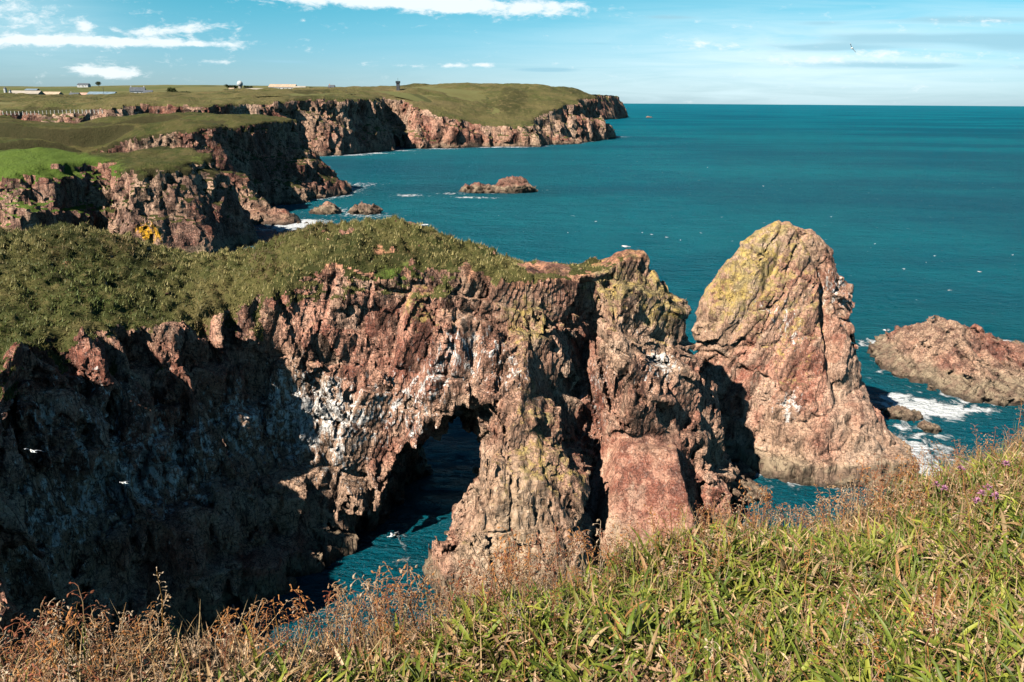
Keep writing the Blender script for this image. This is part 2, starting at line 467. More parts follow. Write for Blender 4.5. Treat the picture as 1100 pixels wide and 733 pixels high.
def turf_material(name, ca, cb, cc, k=1.0, bump=.25):
    m, t, b = material(name)
    pos = t.node('ShaderNodeNewGeometry').outputs['Position']
    n1 = t.noise(pos, .22/k, 5, .6); n2 = t.noise(pos, 1.7/k, 5, .65); n3 = t.noise(pos, 6/k, 4, .7)
    c = t.mix(t.step(n1, .36, .64), ca, cb)
    n0 = t.noise(t.map(pos, (1, .6, 1)), .085/k, 6, .68, .5)
    c = t.mix(t.mul(t.step(n0, .52, .64), .75), c, tuple(x*.42 for x in ca))
    c = t.mix(t.mul(t.step(n0, .46, .36), .55), c, cc)
    c = t.mix(t.mul(t.step(n2, .48, .70), .75), c, cc)
    c = t.mix(t.mul(t.step(n3, .52, .30), .5), c, tuple(x*.45 for x in ca))
    e = t.step(t.add(t.attr('earth'), t.mul(t.sub(n2, .5), 1.2)), .55, .8)
    c = t.mix(e, c, (.42, .20, .115))
    hb = t.step(t.add(t.attr('heath_shade'), t.mul(t.sub(n2, .5), .9)), .35, .75)
    c = t.mix(t.mul(hb, .85), c, t.mix(n3, (.014, .018, .007), (.065, .052, .022)))  # dark heath, with the shade of banks and gullies painted into its colour
    g = t.step(t.add(t.attr('green'), t.mul(t.sub(n2, .5), .8)), .4, .7)
    c = t.mix(t.mul(g, .85), c, t.mix(n3, (.07, .12, .018), (.13, .19, .03)))
    t.put(b.inputs['Base Color'], c)
    b.inputs['Roughness'].default_value = .9; b.inputs['Specular IOR Level'].default_value = .15
    t.put(b.inputs['Normal'], t.bump(t.add(t.mul(n2, .6), t.mul(n3, .6)), .9, bump*k))
    return m
def leaf_material(name, rough=.5, trans=.35, spec=.35):
    m, t, b = material(name)
    c = t.attr('tint', 'Color')
    pos = t.node('ShaderNodeTexCoord').outputs['Object']
    n = t.noise(pos, 60, 3)
    c = t.mix(t.mul(t.step(n, .4, .75), .3), c, (.30, .22, .09))
    t.put(b.inputs['Base Color'], c)
    b.inputs['Roughness'].default_value = rough; b.inputs['Specular IOR Level'].default_value = spec
    tr = t.node('ShaderNodeBsdfTranslucent'); t.put(tr.inputs[0], c)
    mx = t.node('ShaderNodeMixShader'); mx.inputs[0].default_value = trans
    t.L.new(b.outputs[0], mx.inputs[1]); t.L.new(tr.outputs[0], mx.inputs[2])
    t.L.new(mx.outputs[0], m.node_tree.nodes['Material Output'].inputs[0])
    return m

MAT_ROCK = rock_material('granite', 1.0)
MAT_ROCK_MID = rock_material('granite_mid', 2.2)
MAT_ROCK_FAR = rock_material('granite_far', 4.5)
MAT_TURF = turf_material('tussock_turf', (.045, .052, .014), (.085, .078, .024), (.16, .125, .05), 1.0, .25)
MAT_TURF_MID = turf_material('clifftop_turf', (.052, .062, .015), (.092, .080, .027), (.14, .108, .045), 3.0, .5)
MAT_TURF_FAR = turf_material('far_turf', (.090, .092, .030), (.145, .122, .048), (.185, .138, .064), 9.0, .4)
MAT_BLADE = leaf_material('grass_blade', .6, .3)

SUN_AZ = (-.71, -.705); SUN_EL = 43.0

# ------------------------------------------------------------------ the rock arch headland
def gauss(P, items, pxs=True):
    """sum of soft blobs: (x, y, z, radius, strength) in metres"""
    o = np.zeros(len(P), f32)
    for x, y, z, r, s in items:
        d2 = (P[:, 0]-x)**2 + (P[:, 1]-y)**2 + (P[:, 2]-z)**2
        o += s*np.exp(-d2/(2*r*r))
    return o
def spot(px, py, y, r, s): p = at_y(px, py, y); return (*p, r, s)

A0 = [(-82,22),(-56,26),(-38,32),(-30.5,40),(-30.6,46.8),(-24.6,52.4),(-19.8,57.2),(-17.2,61.3),(-15.6,64.2),(-12,66.5),(-8,60.5),(-7.6,57.8),(-4.5,55.3),(1,54.6),  # left wall bulges out of view here, added to shade the arch pool
      (6.8,57),(7.6,61),(8,65),(11,66),(15,67),(18.5,68.5),(20.5,71),(22,73),(24.2,75.5),(24.5,80),(21,84.5),(12,86),(0,84),(-10,84),(-25,87),(-50,90),(-82,94)]
A1 = [(-82,24),(-56,28),(-39.5,33),(-31.4,41),(-31.8,48),(-26.2,54.2),(-21.8,59.6),(-20.0,64.0),(-17,66.4),(-12,66.5),(-5.6,65),(-5.0,61.5),(-2.5,58.8),(2.8,59.4),
      (5.8,61.8),(6.4,68.5),(7.8,72),(9.2,69),(11,67.6),(14,67.6),(16.8,69.3),(18.2,71.5),(19,72),(20.8,74),(21.6,77),(20,83),(12,84),(0,82.5),(-10,82),(-25,85),(-50,88),(-82,92)]
A2 = [(-82,26),(-56,30),(-40.5,34),(-32,41.5),(-32.8,49.2),(-28.6,56.3),(-25,62),(-22.8,66.5),(-18,67.5),(-11,67),(-5,66.5),(-2.2,64.5),(0,63.5),(2.4,64),
      (3.2,66.5),(4.4,71.2),(7.2,74.2),(9.4,70.8),(11.3,69.0),(14.5,70.5),(17,72.5),(18.6,74.5),(19.5,78),(18,82),(10,82),(0,80.5),(-10,80),(-25,83),(-50,86),(-82,90)]
A3 = [(-82,29),(-56,33),(-41,35),(-32.4,42),(-33.6,50),(-29.5,57.5),(-26.4,62.5),(-24.4,66.5),(-18,67.5),(-11,68),(-4,68.5),(0,69),(3,69.0),(4.6,71.6),
      (7.4,75.2),(10.2,72.0),(14,73),(16,74.2),(17.4,76.5),(16,79.5),(9,79.5),(0,78.5),(-10,78),(-25,80),(-50,83),(-82,88)]
A4 = [(-82,32),(-56,36),(-42,36),(-33.4,43),(-34.4,51),(-30,58.5),(-26.6,63),(-24.4,67),(-18,68.5),(-11,69),(-4,69.8),(0,70.5),(4,71),(8,72.8),(11,73.5),(13.5,75),(13,77),(9,77.5),(0,77),(-10,77),(-25,79),(-50,82),(-82,86)]
aTop = tps([(*at_y(px, py, y)[:2], at_y(px, py, y)[2]) for px, py, y in
   [(0,374,50.5),(100,354,56),(215,335,65),(0,255,70),(100,250,72),(200,277,75),(300,258,76),(420,236,76),(500,262,75),(560,279,75),(600,284,74),(632,291,73.5),
    (680,266,76),(650,282,75),(715,290,76.5),(737,320,77),(618,290,73.5),(330,302,67.5),(400,292,68.5),(450,290,69),(530,292,70.5),(100,300,64),(300,290,70)]] +
   [(-82,20,26),(-60,25,26),(-82,60,30),(-60,90,24),(-30,86,22),(0,84,21),(-82,90,26),(22,84,16)])
TUN_F = [(-15.3,-4),(-15.0,1),(-12.8,5.5),(-9.2,10.4),(-5.8,13.9),(-3.2,15.8),(-.8,15.4),(-.1,12.2),(-2.0,8),(-4.8,4),(-7.2,0),(-8,-4)]
TUN_B = [(-10.4,-4),(-10.2,0),(-10,3.5),(-9.2,6.4),(-7,7.8),(-4,7.8),(-1.8,6.6),(-1,3),(-1,0),(-1,-4)]

def build_arch():
    g = Grid((-64, 28), (26, 93), (-1.6, 31.0), 0.20)
    g.loft([(0, A0), (8, A1), (14, A2), (20, A3), (25, A4)])
    ztop = aTop(g.X, g.Y).astype(f32)
    edge = (g.V[:, :, np.searchsorted(g.zs, 22)]).astype(f32)          # how far inside the top outline
    hum = fbm(np.stack([g.X.ravel(), g.Y.ravel(), 0*g.X.ravel()], 1), 5.0, 5, 3).reshape(g.X.shape)*.5
    ztop = ztop + hum*sstep(0, 3, -edge) - .35*sstep(-2.2, .5, edge)
    D = g.V
    T = g.zs[None, None, :] - ztop[:, :, None]
    k = .8
    hh = np.clip(.5 + .5*(D - T)/k, 0, 1)
    top_dom = T - D
    g.V = (T*(1-hh) + D*hh + k*hh*(1-hh)).astype(f32)
    # the tunnel through the arch
    ZX, ZZ = np.meshgrid(g.xs, g.zs, indexing='ij')
    tf, tb = poly_sdf(ZX, ZZ, TUN_F), poly_sdf(ZX, ZZ, TUN_B)
    for j, y in enumerate(g.ys):
        if y < 56: continue
        w = float(np.clip((y-65)/(80-65), 0, 1))
        t = tf*(1-w) + tb*w
        if y < 63: t = t + (63-y)*.0
        g.V[:, j, :] = np.maximum(g.V[:, j, :], -t)
    # the smooth pink slab leaning at the foot of the right hand cliff, and a second thinner one beside it
    sx = slice(int((0-g.o[0])/g.h), int((24-g.o[0])/g.h)); sy = slice(int((50-g.o[1])/g.h), int((76-g.o[1])/g.h)); sz = slice(0, int((14-g.o[2])/g.h))
    gx, gy, gz = np.meshgrid(g.xs[sx], g.ys[sy], g.zs[sz], indexing='ij'); GP = np.stack([gx.ravel(), gy.ravel(), gz.ravel()], 1)
    SL = [((.06, -.80, .60), (12.5, 63.2, 4.2)), ((-.93, -.12, .36), (8.3, 62, 3)), ((.95, -.1, .30), (17.0, 62, 2)), ((.15, -.1, 1), (12, 67, 9.6)), ((0, 1, 0), (12, 72, 0))]
    SL2 = [((.35, -.85, .42), (18.2, 68.2, 3.2)), ((-.95, 0, .2), (16.2, 66, 3)), ((.9, -.2, .35), (20.0, 68, 3)), ((0, 0, 1), (18, 70, 7.5)), ((0, 1, 0), (18, 74, 0))]
    hs_ = np.minimum(halfspaces(GP, SL), halfspaces(GP, SL2)).reshape(gx.shape)
    g.V[sx, sy, sz] = np.minimum(g.V[sx, sy, sz], hs_)
    ii, i, j, kk, P = g.band(2.1)
    tw = sstep(-.3, 1.1, top_dom.ravel()[ii])*sstep(4.5, -1.0, P[:, 0])
    tw = np.maximum(tw, .5*sstep(-.3, 1.1, top_dom.ravel()[ii])*sstep(.2, .5, fbm(P, 3.0, 40, 2) + .25))
    rr = 1 - tw
    # gullies and buttresses, then three sizes of jointed blocks
    fan = np.clip(np.exp(-(((P[:, 0]-.5)/4.4)**2 + ((P[:, 1]-59.5)/4.8)**2 + ((P[:, 2]-4)/8.5)**2)), 0, 1)
    sdist = halfspaces(P, SL); slab = sstep(1.0, .25, sdist)*sstep(13, 9.5, P[:, 2])
    q = 1 - .8*fan; qs = q*(1-.85*slab)
    leftw = sstep(-20, -26, P[:, 0])
    d = rr*qs*(.34*(1 + .9*leftw))*fbm(P*np.array((1, 1, .30), f32), 4.0, 11, 3)
    warp = P + .30*np.stack([fbm(P, 3.0, 61, 2), fbm(P, 3.0, 62, 2), fbm(P, 3.0, 63, 2)], 1)
    nv = g.grad(i, j, kk); tiltm = rot3(8, 16, 22)
    topd = 1 - .88*sstep(-1.2, .8, top_dom.ravel()[ii])
    j1, h1 = joints(warp, (3.1, 3.3, 5.6), tiltm, 21, .50, .30, .34, .24, n=nv, lam=(1.0, 1.0, .6))
    j2, h2 = joints(P + .4*(warp-P), (.85, 1.0, 2.3), rot3(-6, 22, 34), 22, .20, .20, .14, .14, n=nv, lam=(.3, .3, .3))
    j3, h3 = joints(P, (.42, .5, .9), rot3(14, 12, 10), 23, .07, .10, .05, .07, n=nv, lam=(.4, .4, .3))
    d += rr*qs*topd*(.85*j1 + .5*j2)
    d += rr*qs*topd*(strata(P, (.86, -.25, .42), 2.7, 41, 1.15, .5) + strata(P, (.90, .1, -.40), 1.15, 46, .30, .4) + strata(P, (.22, .1, 1), 3.6, 51, .55, .5))
    wall = P[:, 0]*.56 + P[:, 1]*.83
    rib = 1 - np.abs(vnoise(np.stack([wall + .25*P[:, 2] + .8*vnoise(P, 3.0, 77), 0*wall, P[:, 2]*.06], 1), 2.7, 71))
    rib2 = 1 - np.abs(vnoise(np.stack([wall - .15*P[:, 2] + .5*vnoise(P, 2.0, 78), 0*wall, P[:, 2]*.12], 1), 1.1, 72))
    d += rr*leftw*topd*(2.7*(rib**3 - .30) + 1.0*(rib2**2 - .4))
    d *= 1 - .97*slab
    d += rr*slab*strata(P, (.5, .2, .85), 2.6, 56, .16, .3)
    mk = rr > .02; bl = np.zeros(len(P), f32); bl[mk] = blocks(warp[mk], (2.6, 2.6, 4.2), rot3(-8, -18, 35), 24, .26, .42, .16, .07)
    d += rr*qs*topd*bl
    d += .6*rr*(1-.6*slab)*topd*j3
    # the fan of long grooved slabs at the foot of the buttress
    ang = np.arctan2(P[:, 0]-3.0, 19 - P[:, 2])
    Pf = np.stack([ang*11, P[:, 1], P[:, 2]], 1)
    jf, hf = joints(Pf + .25*(warp-P), (1.35, 1.8, 8.0), rot3(0, 0, 25), 26, .38, .14, .65, .22, n=nv, lam=(1, 1, .2))
    jg, hg = joints(Pf, (.5, .8, 3.0), rot3(0, 0, 30), 27, .09, .05, .16, .12, n=nv, lam=(.9, .9, .2))
    d += rr*fan*(jf + jg)
    # tussocks
    mk = tw > .02; Pt = P[mk]; Pq = Pt*np.array((1, 1, .6), f32)
    t1 = cells(Pq, (1.05, 1.05, 1.05), rot3(0, 0, 20), 31); t2 = cells(Pq, (.6, .6, .6), rot3(0, 0, 50), 32)
    d[mk] += tw[mk]*(1.0*(.60 - t1[0])*(.35 + 1.1*t1[2][1]) + .34*(.55 - t2[0]) + .16*vnoise(Pt, .45, 33))
    g.V.ravel()[ii] -= d
    v, f = g.mesh()
    n, A = face_normals(v, f)
    c = v[f].mean(1)
    ix = np.clip(((c[:, 0]-g.o[0])/g.h).astype(int), 0, len(g.xs)-1); iy = np.clip(((c[:, 1]-g.o[1])/g.h).astype(int), 0, len(g.ys)-1)
    below = ztop[ix, iy] - c[:, 2]
    nn = fbm(c, 3.2, 51, 4)
    vn = vert_normals(v, f)
    limit = .8 + 1.5*sstep(-10, -26, c[:, 0]) + nn*1.6
    turf = (below < limit) & (edge[ix, iy] < .6 + nn*.6) & (c[:, 0] < 1.5 + nn*3)
    turf |= (below < .35 + nn*.6) & (n[:, 2] > .82) & (c[:, 2] > 21) & (nn > -.05)
    turf &= (c[:, 2] > 17) & (n[:, 2] > .12)
    blk = .6*joints(v, (3.1, 3.3, 5.6), tiltm, 21, 0, 0, 0)[1] + .4*joints(v, (.85, 1.0, 2.3), rot3(-6, 22, 34), 22, 0, 0, 0)[1]
    # material masks, metres around places seen in the photograph
    vb = ztop[np.clip(((v[:, 0]-g.o[0])/g.h).astype(int), 0, len(g.xs)-1), np.clip(((v[:, 1]-g.o[1])/g.h).astype(int), 0, len(g.ys)-1)] - v[:, 2]
    lich = gauss(v, [spot(600,340,68,2.2,.5), spot(585,420,65,2.4,.32), spot(560,340,69,2.0,.4), spot(640,310,73,2.5,.35), spot(700,310,74,3.2,.4), spot(560,510,60,3.0,.2),
                     spot(590,480,62,3.0,.25), spot(450,335,68,2.2,.35), spot(640,500,62,2.5,.3), spot(720,350,74,2.5,.3), spot(500,600,57,3,.2), spot(290,340,68,4,.15)]) - .06 + .12*sstep(8, 0, vb)
    orange = gauss(v, [spot(555,345,68.5,1.3,.30), spot(605,350,68,1.2,.34), spot(710,325,74,1.8,.30), spot(655,320,73,1.4,.30), spot(590,395,66,1.2,.3), spot(690,300,75,1.4,.28), spot(725,345,74,1.2,.26)])
    earth = sstep(2.6, .3, vb)*.62*sstep(-24, -18, v[:, 0]) + gauss(v, [spot(540,400,66.5,1.8,.35), spot(530,440,65,1.6,.35), spot(405,275,71,.9,.9), spot(470,262,73,.5,.8)])
    guano = gauss(v, [spot(350,425,66.5,2.6,.42), spot(330,460,66,2.4,.40), spot(430,430,66,2.6,.40), spot(470,405,66.5,2.2,.40), spot(500,360,68,1.8,.36), spot(540,385,66.5,2.2,.32), spot(400,470,66,2.6,.30), spot(330,490,65.5,2.2,.28),
                      spot(520,470,63,.9,.45), spot(515,500,62,.8,.42), spot(650,400,72,2.2,.36), spot(635,450,71,2,.34), spot(700,400,71.5,1.8,.38), spot(715,390,72.5,1.4,.42), spot(690,350,74,1.6,.18), spot(770,470,77,2.5,.34), spot(755,430,78,2,.30),
                      spot(160,490,57,3,.40), spot(130,520,55,3,.38), spot(40,450,48,2.5,.36), spot(250,470,63,3,.36), spot(110,420,54,3,.3), spot(60,540,49,3,.34), spot(200,560,58,3,.34), spot(20,600,47,3,.3), spot(420,330,68,1.6,.2), spot(380,520,65.5,2.2,.3), spot(300,420,66,2.5,.25), spot(240,420,62,3,.22), spot(560,420,66,2,.25), spot(450,470,66,1.5,.3)]) - .02
    pale = .92*np.exp(-(((v[:, 0]-.5)/4.5)**2 + ((v[:, 1]-60)/5)**2 + ((v[:, 2]-6)/9)**2)) + gauss(v, [spot(585,400,66,3,.4), spot(560,330,69,3,.3), spot(760,520,75,3,.3)])
    smo = np.clip(.85*np.exp(-(((v[:, 0]-.5)/4.5)**2 + ((v[:, 1]-59.5)/5)**2 + ((v[:, 2]-5)/9)**2)) + sstep(.9, .3, np.abs(halfspaces(v, SL)))*sstep(13, 9, v[:, 2]), 0, 1)
    attrs = dict(block=blk, smooth=smo, pale=np.clip(pale, 0, 1), lichen=lich, orange=orange, earth=earth, guano=guano, moss=gauss(v, [spot(540,530,59,2.2,.30), spot(500,560,58.5,1.8,.25)]), tide=np.full(len(v), .9, f32),
                 green=gauss(v, [spot(410,298,69,1.5,.5), spot(90,290,62,2.5,.35), spot(20,330,50,3,.35), spot(440,292,69.5,1.2,.4)]))
    rv, rf, ra = subset(v, f, ~turf, attrs)
    head = mesh_obj('arch_headland', rv, rf, MAT_ROCK, attrs=ra)
    tag(head, 'long red rock headland pierced by a sea arch, tussocky turf along its top', 'sea arch')
    attrs['earth'] = gauss(v, [spot(400,274,71.5,.9,.9), spot(420,274,71.5,.7,.7), spot(470,258,74,.5,.8), spot(455,285,69.5,.6,.8), spot(510,285,69.5,.9,.7), spot(95,285,64,.8,.8), spot(70,280,65,.7,.7), spot(240,305,66.5,.6,.7), spot(395,292,68.5,.4,.8), spot(350,300,67.5,.4,.7)]) + .35*sstep(-2, 3, v[:, 0])
    tv, tf_, ta = subset(v, f, turf, attrs)
    tf_obj = mesh_obj('turf_cap', tv, tf_, MAT_TURF, head, attrs=ta, smooth=True)
    # grass blades standing on the turf, thick enough to read at 70 m
    n2, A2_ = face_normals(tv, tf_)
    cen = tv[tf_].mean(1)
    vis = (cen[:, 1] < 82) & (cen[:, 0] > -60)
    pr = A2_*vis*(n2[:, 2] > .1)*(1 - .6*sstep(-1, 4, cen[:, 0])); pr /= pr.sum()
    N = 90000
    pick = rng.choice(len(pr), N, p=pr)
    base = cen[pick] + rng.uniform(-.15, .15, (N, 3))*np.array((1, 1, 0))
    bq = base.astype(f32)*np.array((1, 1, .6), f32); t1 = cells(bq, (1.05, 1.05, 1.05), rot3(0, 0, 20), 31)
    clump = 1.3*(.6 - t1[0])*2 + .5*vnoise(base, .45, 73)
    ln = rng.uniform(.14, .30, N)*np.clip(1 + .5*clump, .3, 2)
    az = rng.uniform(0, 2*np.pi, N); lean = rng.uniform(.3, 1.1, N)
    tip = base + np.stack([np.cos(az)*np.sin(lean), np.sin(az)*np.sin(lean), np.cos(lean)], 1)*ln[:, None]
    side = np.stack([-np.sin(az), np.cos(az), 0*az], 1)*rng.uniform(.025, .06, N)[:, None]
    vv = np.stack([base - side - np.array((0, 0, .05)), base + side - np.array((0, 0, .05)), tip], 1).reshape(-1, 3)
    ff = np.arange(3*N).reshape(-1, 3)
    kmix = np.clip(.22 + .26*sstep(-32, -14, base[:, 0]) + .65*fbm(base, 4.5, 72, 3) + .45*clump + rng.normal(0, .20, N), 0, 1)[:, None]  # tan tussock tops; shade of the gaps between is put into the blade colour
    gsp = np.clip(gauss(base.astype(f32), [spot(410,298,69,1.5,.8), spot(90,290,62,3,.6), spot(20,330,50,4,.6), spot(150,330,59,3,.5), spot(440,292,69.5,1.2,.7), spot(60,300,58,3,.5)]), 0, 1)[:, None]
    cl = np.array((.060, .084, .016))*(1-kmix) + np.array((.40, .33, .125))*kmix
    cl = cl*(1-.75*gsp) + np.array((.10, .16, .025))*.75*gsp
    rd = sstep(.25, .7, fbm(base, 3.2, 171, 3))[:, None]; cl = cl*(1-.7*rd) + np.array((.17, .095, .045))*.7*rd
    cl *= rng.uniform(.7, 1.25, N)[:, None]
    gr = mesh_obj('grass', vv, ff, MAT_BLADE, head, colors=np.repeat(cl, 3, 0))
    gr['kind'] = 'stuff'
    return head
build_arch()
print('arch', time.time()-T0)

# ------------------------------------------------------------------ the sea stack
def build_stack():
    S = [(-1, [(27,82),(29,79.5),(33,78),(40,77.5),(46,79.5),(48.5,83),(48,88),(44,93),(36,96),(24,94),(21.8,89.5)]),
         (2.5, [(27.6,82.5),(29.5,80.3),(33,78.8),(40,78.6),(45,80.2),(47,83.5),(46.5,88),(43,92),(36,95),(23.5,93.5),(21.6,89.5)]),
         (3.2, [(28,83),(30.2,81),(33,79.6),(39.5,79.6),(43.6,81.3),(45.0,84),(45,88),(42,92),(36,95),(23.5,93),(21.4,89.5)]),
         (6.0, [(27.5,84),(30,82),(34,80.6),(39,80.9),(41.2,82.5),(42.6,85),(42,88),(41,91.5),(36,94.5),(23.5,93),(21.2,89.5)]),
         (9.5, [(26.2,86),(29.5,83.5),(34,82.6),(37,83.6),(39.4,84.6),(40.8,87),(40.5,90),(35,94),(23.5,93),(21.0,89.6)]),
         (13.5, [(24.2,87),(28.5,84.8),(33.5,84.2),(37,85),(39,86),(40.5,88),(39.6,90.5),(34,93.5),(25,92.5),(21.8,89.5)]),
         (17, [(22.8,87.8),(28,86),(33.2,85.6),(37,86.6),(39.2,88),(39.0,90.5),(34,93),(25.5,92),(21.2,89.8)]),
         (20, [(22.3,88.3),(28,86.6),(33.4,86.2),(37,87.0),(39.0,88.6),(38.6,91),(33,93),(26,92),(21.6,90)]),
         (23, [(24.4,89),(28.5,87.6),(33.4,87.2),(36.2,87.8),(37.2,89.2),(36.4,91.3),(32,92.4),(27.5,91.8),(24,90.2)]),
         (25.6, [(26.4,89.3),(29.5,88.4),(33.2,88.0),(35.4,88.6),(35.9,89.8),(35,91.2),(32,91.8),(28.5,91.4),(26.4,90.2)]),
         (27.3, [(28.6,89.4),(31,88.9),(33,88.9),(34.4,89.4),(34.4,90),(33,90.8),(31.2,91),(29.2,90.8),(28.3,90.2)])]
    g = Grid((18, 52), (74, 99), (-2.0, 29.5), 0.21)
    S = [(z*.97 if z > 4 else z, [((x if x < 42 else 42 + (x-42)*.72), y) for x, y in p]) for z, p in S]
    g.loft(S)
    g.V += np.where(g.zs > 26.3, (g.zs-26.3)*1.6, 0)[None, None, :]
    # the cleft between the main slab and the right hand rib
    ii, i, j, kk, P = g.band(1.8)
    line = 36.0 - (P[:, 2]-12)*.10 + .35*vnoise(P, 3, 91)
    d = -1.5*np.exp(-((P[:, 0]-line)/.5)**2)*sstep(7, 10, P[:, 2])*sstep(24, 21, P[:, 2])*(P[:, 1] < 89)
    line2 = 33.5 - (P[:, 2]-24)*.55
    d -= .8*np.exp(-((P[:, 0]-line2)/.32)**2)*sstep(10, 14, P[:, 2])*(P[:, 1] < 90)
    d += .16*fbm(P*np.array((1, 1, .4), f32), 5.0, 111, 3)
    d += strata(P, (.84, .2, -.52), 3.1, 141, .95, .4)*sstep(5, 9, P[:, 2]) + strata(P, (.84, .2, -.52), 1.3, 146, .20, .4)*sstep(5, 9, P[:, 2]) + strata(P, (-.3, .1, 1), 4.2, 151, .4, .4)
    d0 = 0
    warp = P + .3*np.stack([fbm(P, 2.5, 161, 2), fbm(P, 2.5, 162, 2), fbm(P, 2.5, 163, 2)], 1)
    m1 = rot3(0, 32, 16); nv = g.grad(i, j, kk)
    j1, h1 = joints(warp, (2.6, 2.8, 6.5), m1, 121, .20, .12, .26, .20, n=nv, lam=(.6, .6, .25))
    j2, h2 = joints(P + .4*(warp-P), (.95, 1.1, 3.0), rot3(4, 28, 24), 122, .08, .10, .08, .12, n=nv, lam=(.5, .6, .4))
    j3, h3 = joints(P, (.42, .5, 1.0), rot3(8, 24, 12), 123, .05, .06, .07, .05, n=nv, lam=(.3, .3, .3))
    low = sstep(9, 6, P[:, 2])
    j4, h4 = joints(P, (1.3, 1.5, 2.4), rot3(2, -4, 12), 124, .16, .06, .26, .10, n=nv, lam=(.9, .9, .6))
    d += (1-.6*low)*(j1 + .6*j2) + .6*j3 + low*j4 
    g.V.ravel()[ii] -= d
    v, f = g.mesh()
    lich = .21*sstep(6, 21, v[:, 2])*sstep(37.5, 35, v[:, 0]) + gauss(v, [spot(800,300,88,3.5,.25), spot(780,330,88,3,.2), spot(860,340,87,2.6,.2), spot(830,260,89.5,3,.2), spot(840,410,85,2.5,.2), spot(850,390,85,3,.1)]) - .04
    orange = gauss(v, [spot(810,280,88.5,1.8,.16), spot(870,330,87.5,1.6,.16), spot(890,285,88,1.2,.16)])
    guano = gauss(v, [spot(800,322,87.5,1.6,.30), spot(845,345,86,1.8,.32), spot(850,370,85.5,1.8,.26), spot(900,320,88,2.0,.36), spot(910,345,88.5,1.6,.30), spot(850,432,83.5,1.6,.42), spot(845,440,83,1.4,.32), spot(830,330,86.5,1.4,.2), spot(895,300,88,1.5,.36), spot(915,380,88,2,.25), spot(960,440,86,1.2,.4), spot(950,460,85,1.6,.22)]) - .06
    moss = gauss(v, [spot(815,430,84.5,1.8,.45), spot(830,460,83.5,1.2,.3), spot(760,330,88,1.6,.3), spot(880,300,88,1,.2)])
    o = mesh_obj('sea_stack', v, f, MAT_ROCK, attrs=dict(lichen=lich, orange=orange, guano=guano, moss=moss, earth=np.zeros(len(v), f32), tide=np.full(len(v), 1.0, f32), smooth=np.full(len(v), .6, f32), block=.15 + .6*joints(v, (2.6, 2.8, 6.5), m1, 121, 0, 0, 0)[1] + .4*joints(v, (.95, 1.1, 3.0), rot3(4, 28, 24), 122, 0, 0, 0)[1], pale=.15*sstep(10, 20, v[:, 2]) + .9*sstep(3.0, 1.8, v[:, 2] + .5*vnoise(v, 1.5, 171))))
    tag(o, 'tall pointed red sea stack with yellow lichen rising from the sea beside the arch headland', 'sea stack')
build_stack()
print('stack', time.time()-T0)

# ------------------------------------------------------------------ low rocks in the sea
def build_islet(name, label, cat, x, y, levels, top, h, mat, k, seed, lich, guano, group=None, tide=1.0, rr=1.0, dark=1.0):
    g = Grid(x, y, (-1.5*k**.5, top[1]), h)
    g.loft(levels)
    T = top[0](g.X, g.Y).astype(f32)
    g.V = np.maximum(g.V, (g.zs[None, None, :] - T[:, :, None])*.8)
    ii, i, j, kk, P = g.band(1.6*k)
    Q = P/k
    d = rr*.25*fbm(Q, 4.0, seed, 3) + rr*strata(Q, (.55, .35, .75), 2.2, seed+9, .75, .4)
    m1 = rot3(25, 38, 20); nv = g.grad(i, j, kk)
    j1, h1 = joints(Q + .25*np.stack([fbm(Q, 3, seed+61, 2), fbm(Q, 3, seed+62, 2), fbm(Q, 3, seed+63, 2)], 1), (2.6, 1.1, 1.6), m1, seed+1, .28, .15, .26, .12, n=nv, lam=(.9, .9, .9))
    j2, h2 = joints(Q, (1.0, .5, .7), rot3(25, 38, 30), seed+2, .08, .08, .12, .08, n=nv, lam=(.8, .8, .8))
    d += rr*(j1 + j2)
    g.V.ravel()[ii] -= d*k
    v, f = g.mesh()
    z0 = np.zeros(len(v), f32)
    o = mesh_obj(name, v, f, mat, attrs=dict(lichen=z0+lich, orange=z0, guano=guano(v) if guano else z0-.1, moss=z0, earth=z0, tide=z0+tide, block=joints(v/k, (2.6, 1.1, 1.6), m1, seed+1, 0, 0, 0)[1]*dark, pale=np.clip(.95*sstep(3.0, 1.6, v[:, 2]/k**.4 + .7*vnoise(v, 2.0*k, 172)), 0, 1)*(tide > .5), smooth=z0+.3))
    tag(o, label, cat, group)
    return o
I0 = [(60.5,129),(58.5,120),(60,110),(64,104.5),(70,102.5),(77,106),(83,108),(92,112),(97,122),(93,133),(84,139),(72,137),(65,134)]
I1 = [(62,127),(60.5,119),(62,111),(66,106.5),(71,105.5),(78,109),(85,112),(92,116),(94,123),(88,131),(80,134),(72,133),(66,131)]
iTop = tps([(60,128,1),(61,115,1.2),(67,106,1.5),(73,106,1.8),(85,110,1.6),(95,118,1.2),(65.5,121,5.4),(68.5,121.5,7.3),(72,122,6.0),(77,121,4.2),(84,121,2.6),(66,116,4.4),(72,114,3.8),(80,115,2.6),(70,130,3.6),(85,132,.6),(62,122,3.2)])
build_islet('rock_islet', 'broad low red rock islet in the sea just right of the tall stack', 'rock islet', (54, 102), (97, 144), [(-1, I0), (1.2, I0), (2.2, I1), (9, I1)], (iTop, 11), .3, MAT_ROCK, 1.0, 210, -.05,
            lambda v: gauss(v, [(64,118,3,2,.3),(66,124,6,1.6,.25)]) - .08, dark=.45)
M0 = [(-26,372),(-20,367),(-10,365),(2,366),(8,369),(11,374),(6,380),(-8,382),(-20,379)]
mTop = tps([(-27,372,0),(-22,372,2.6),(-16,371,4.2),(-11,371,2.8),(-5,371,6),(0,372,7.0),(4,372,6.4),(8,372,4),(12,372,0),(0,364,1),(-10,364,.6),(-10,382,0),(2,382,1)])
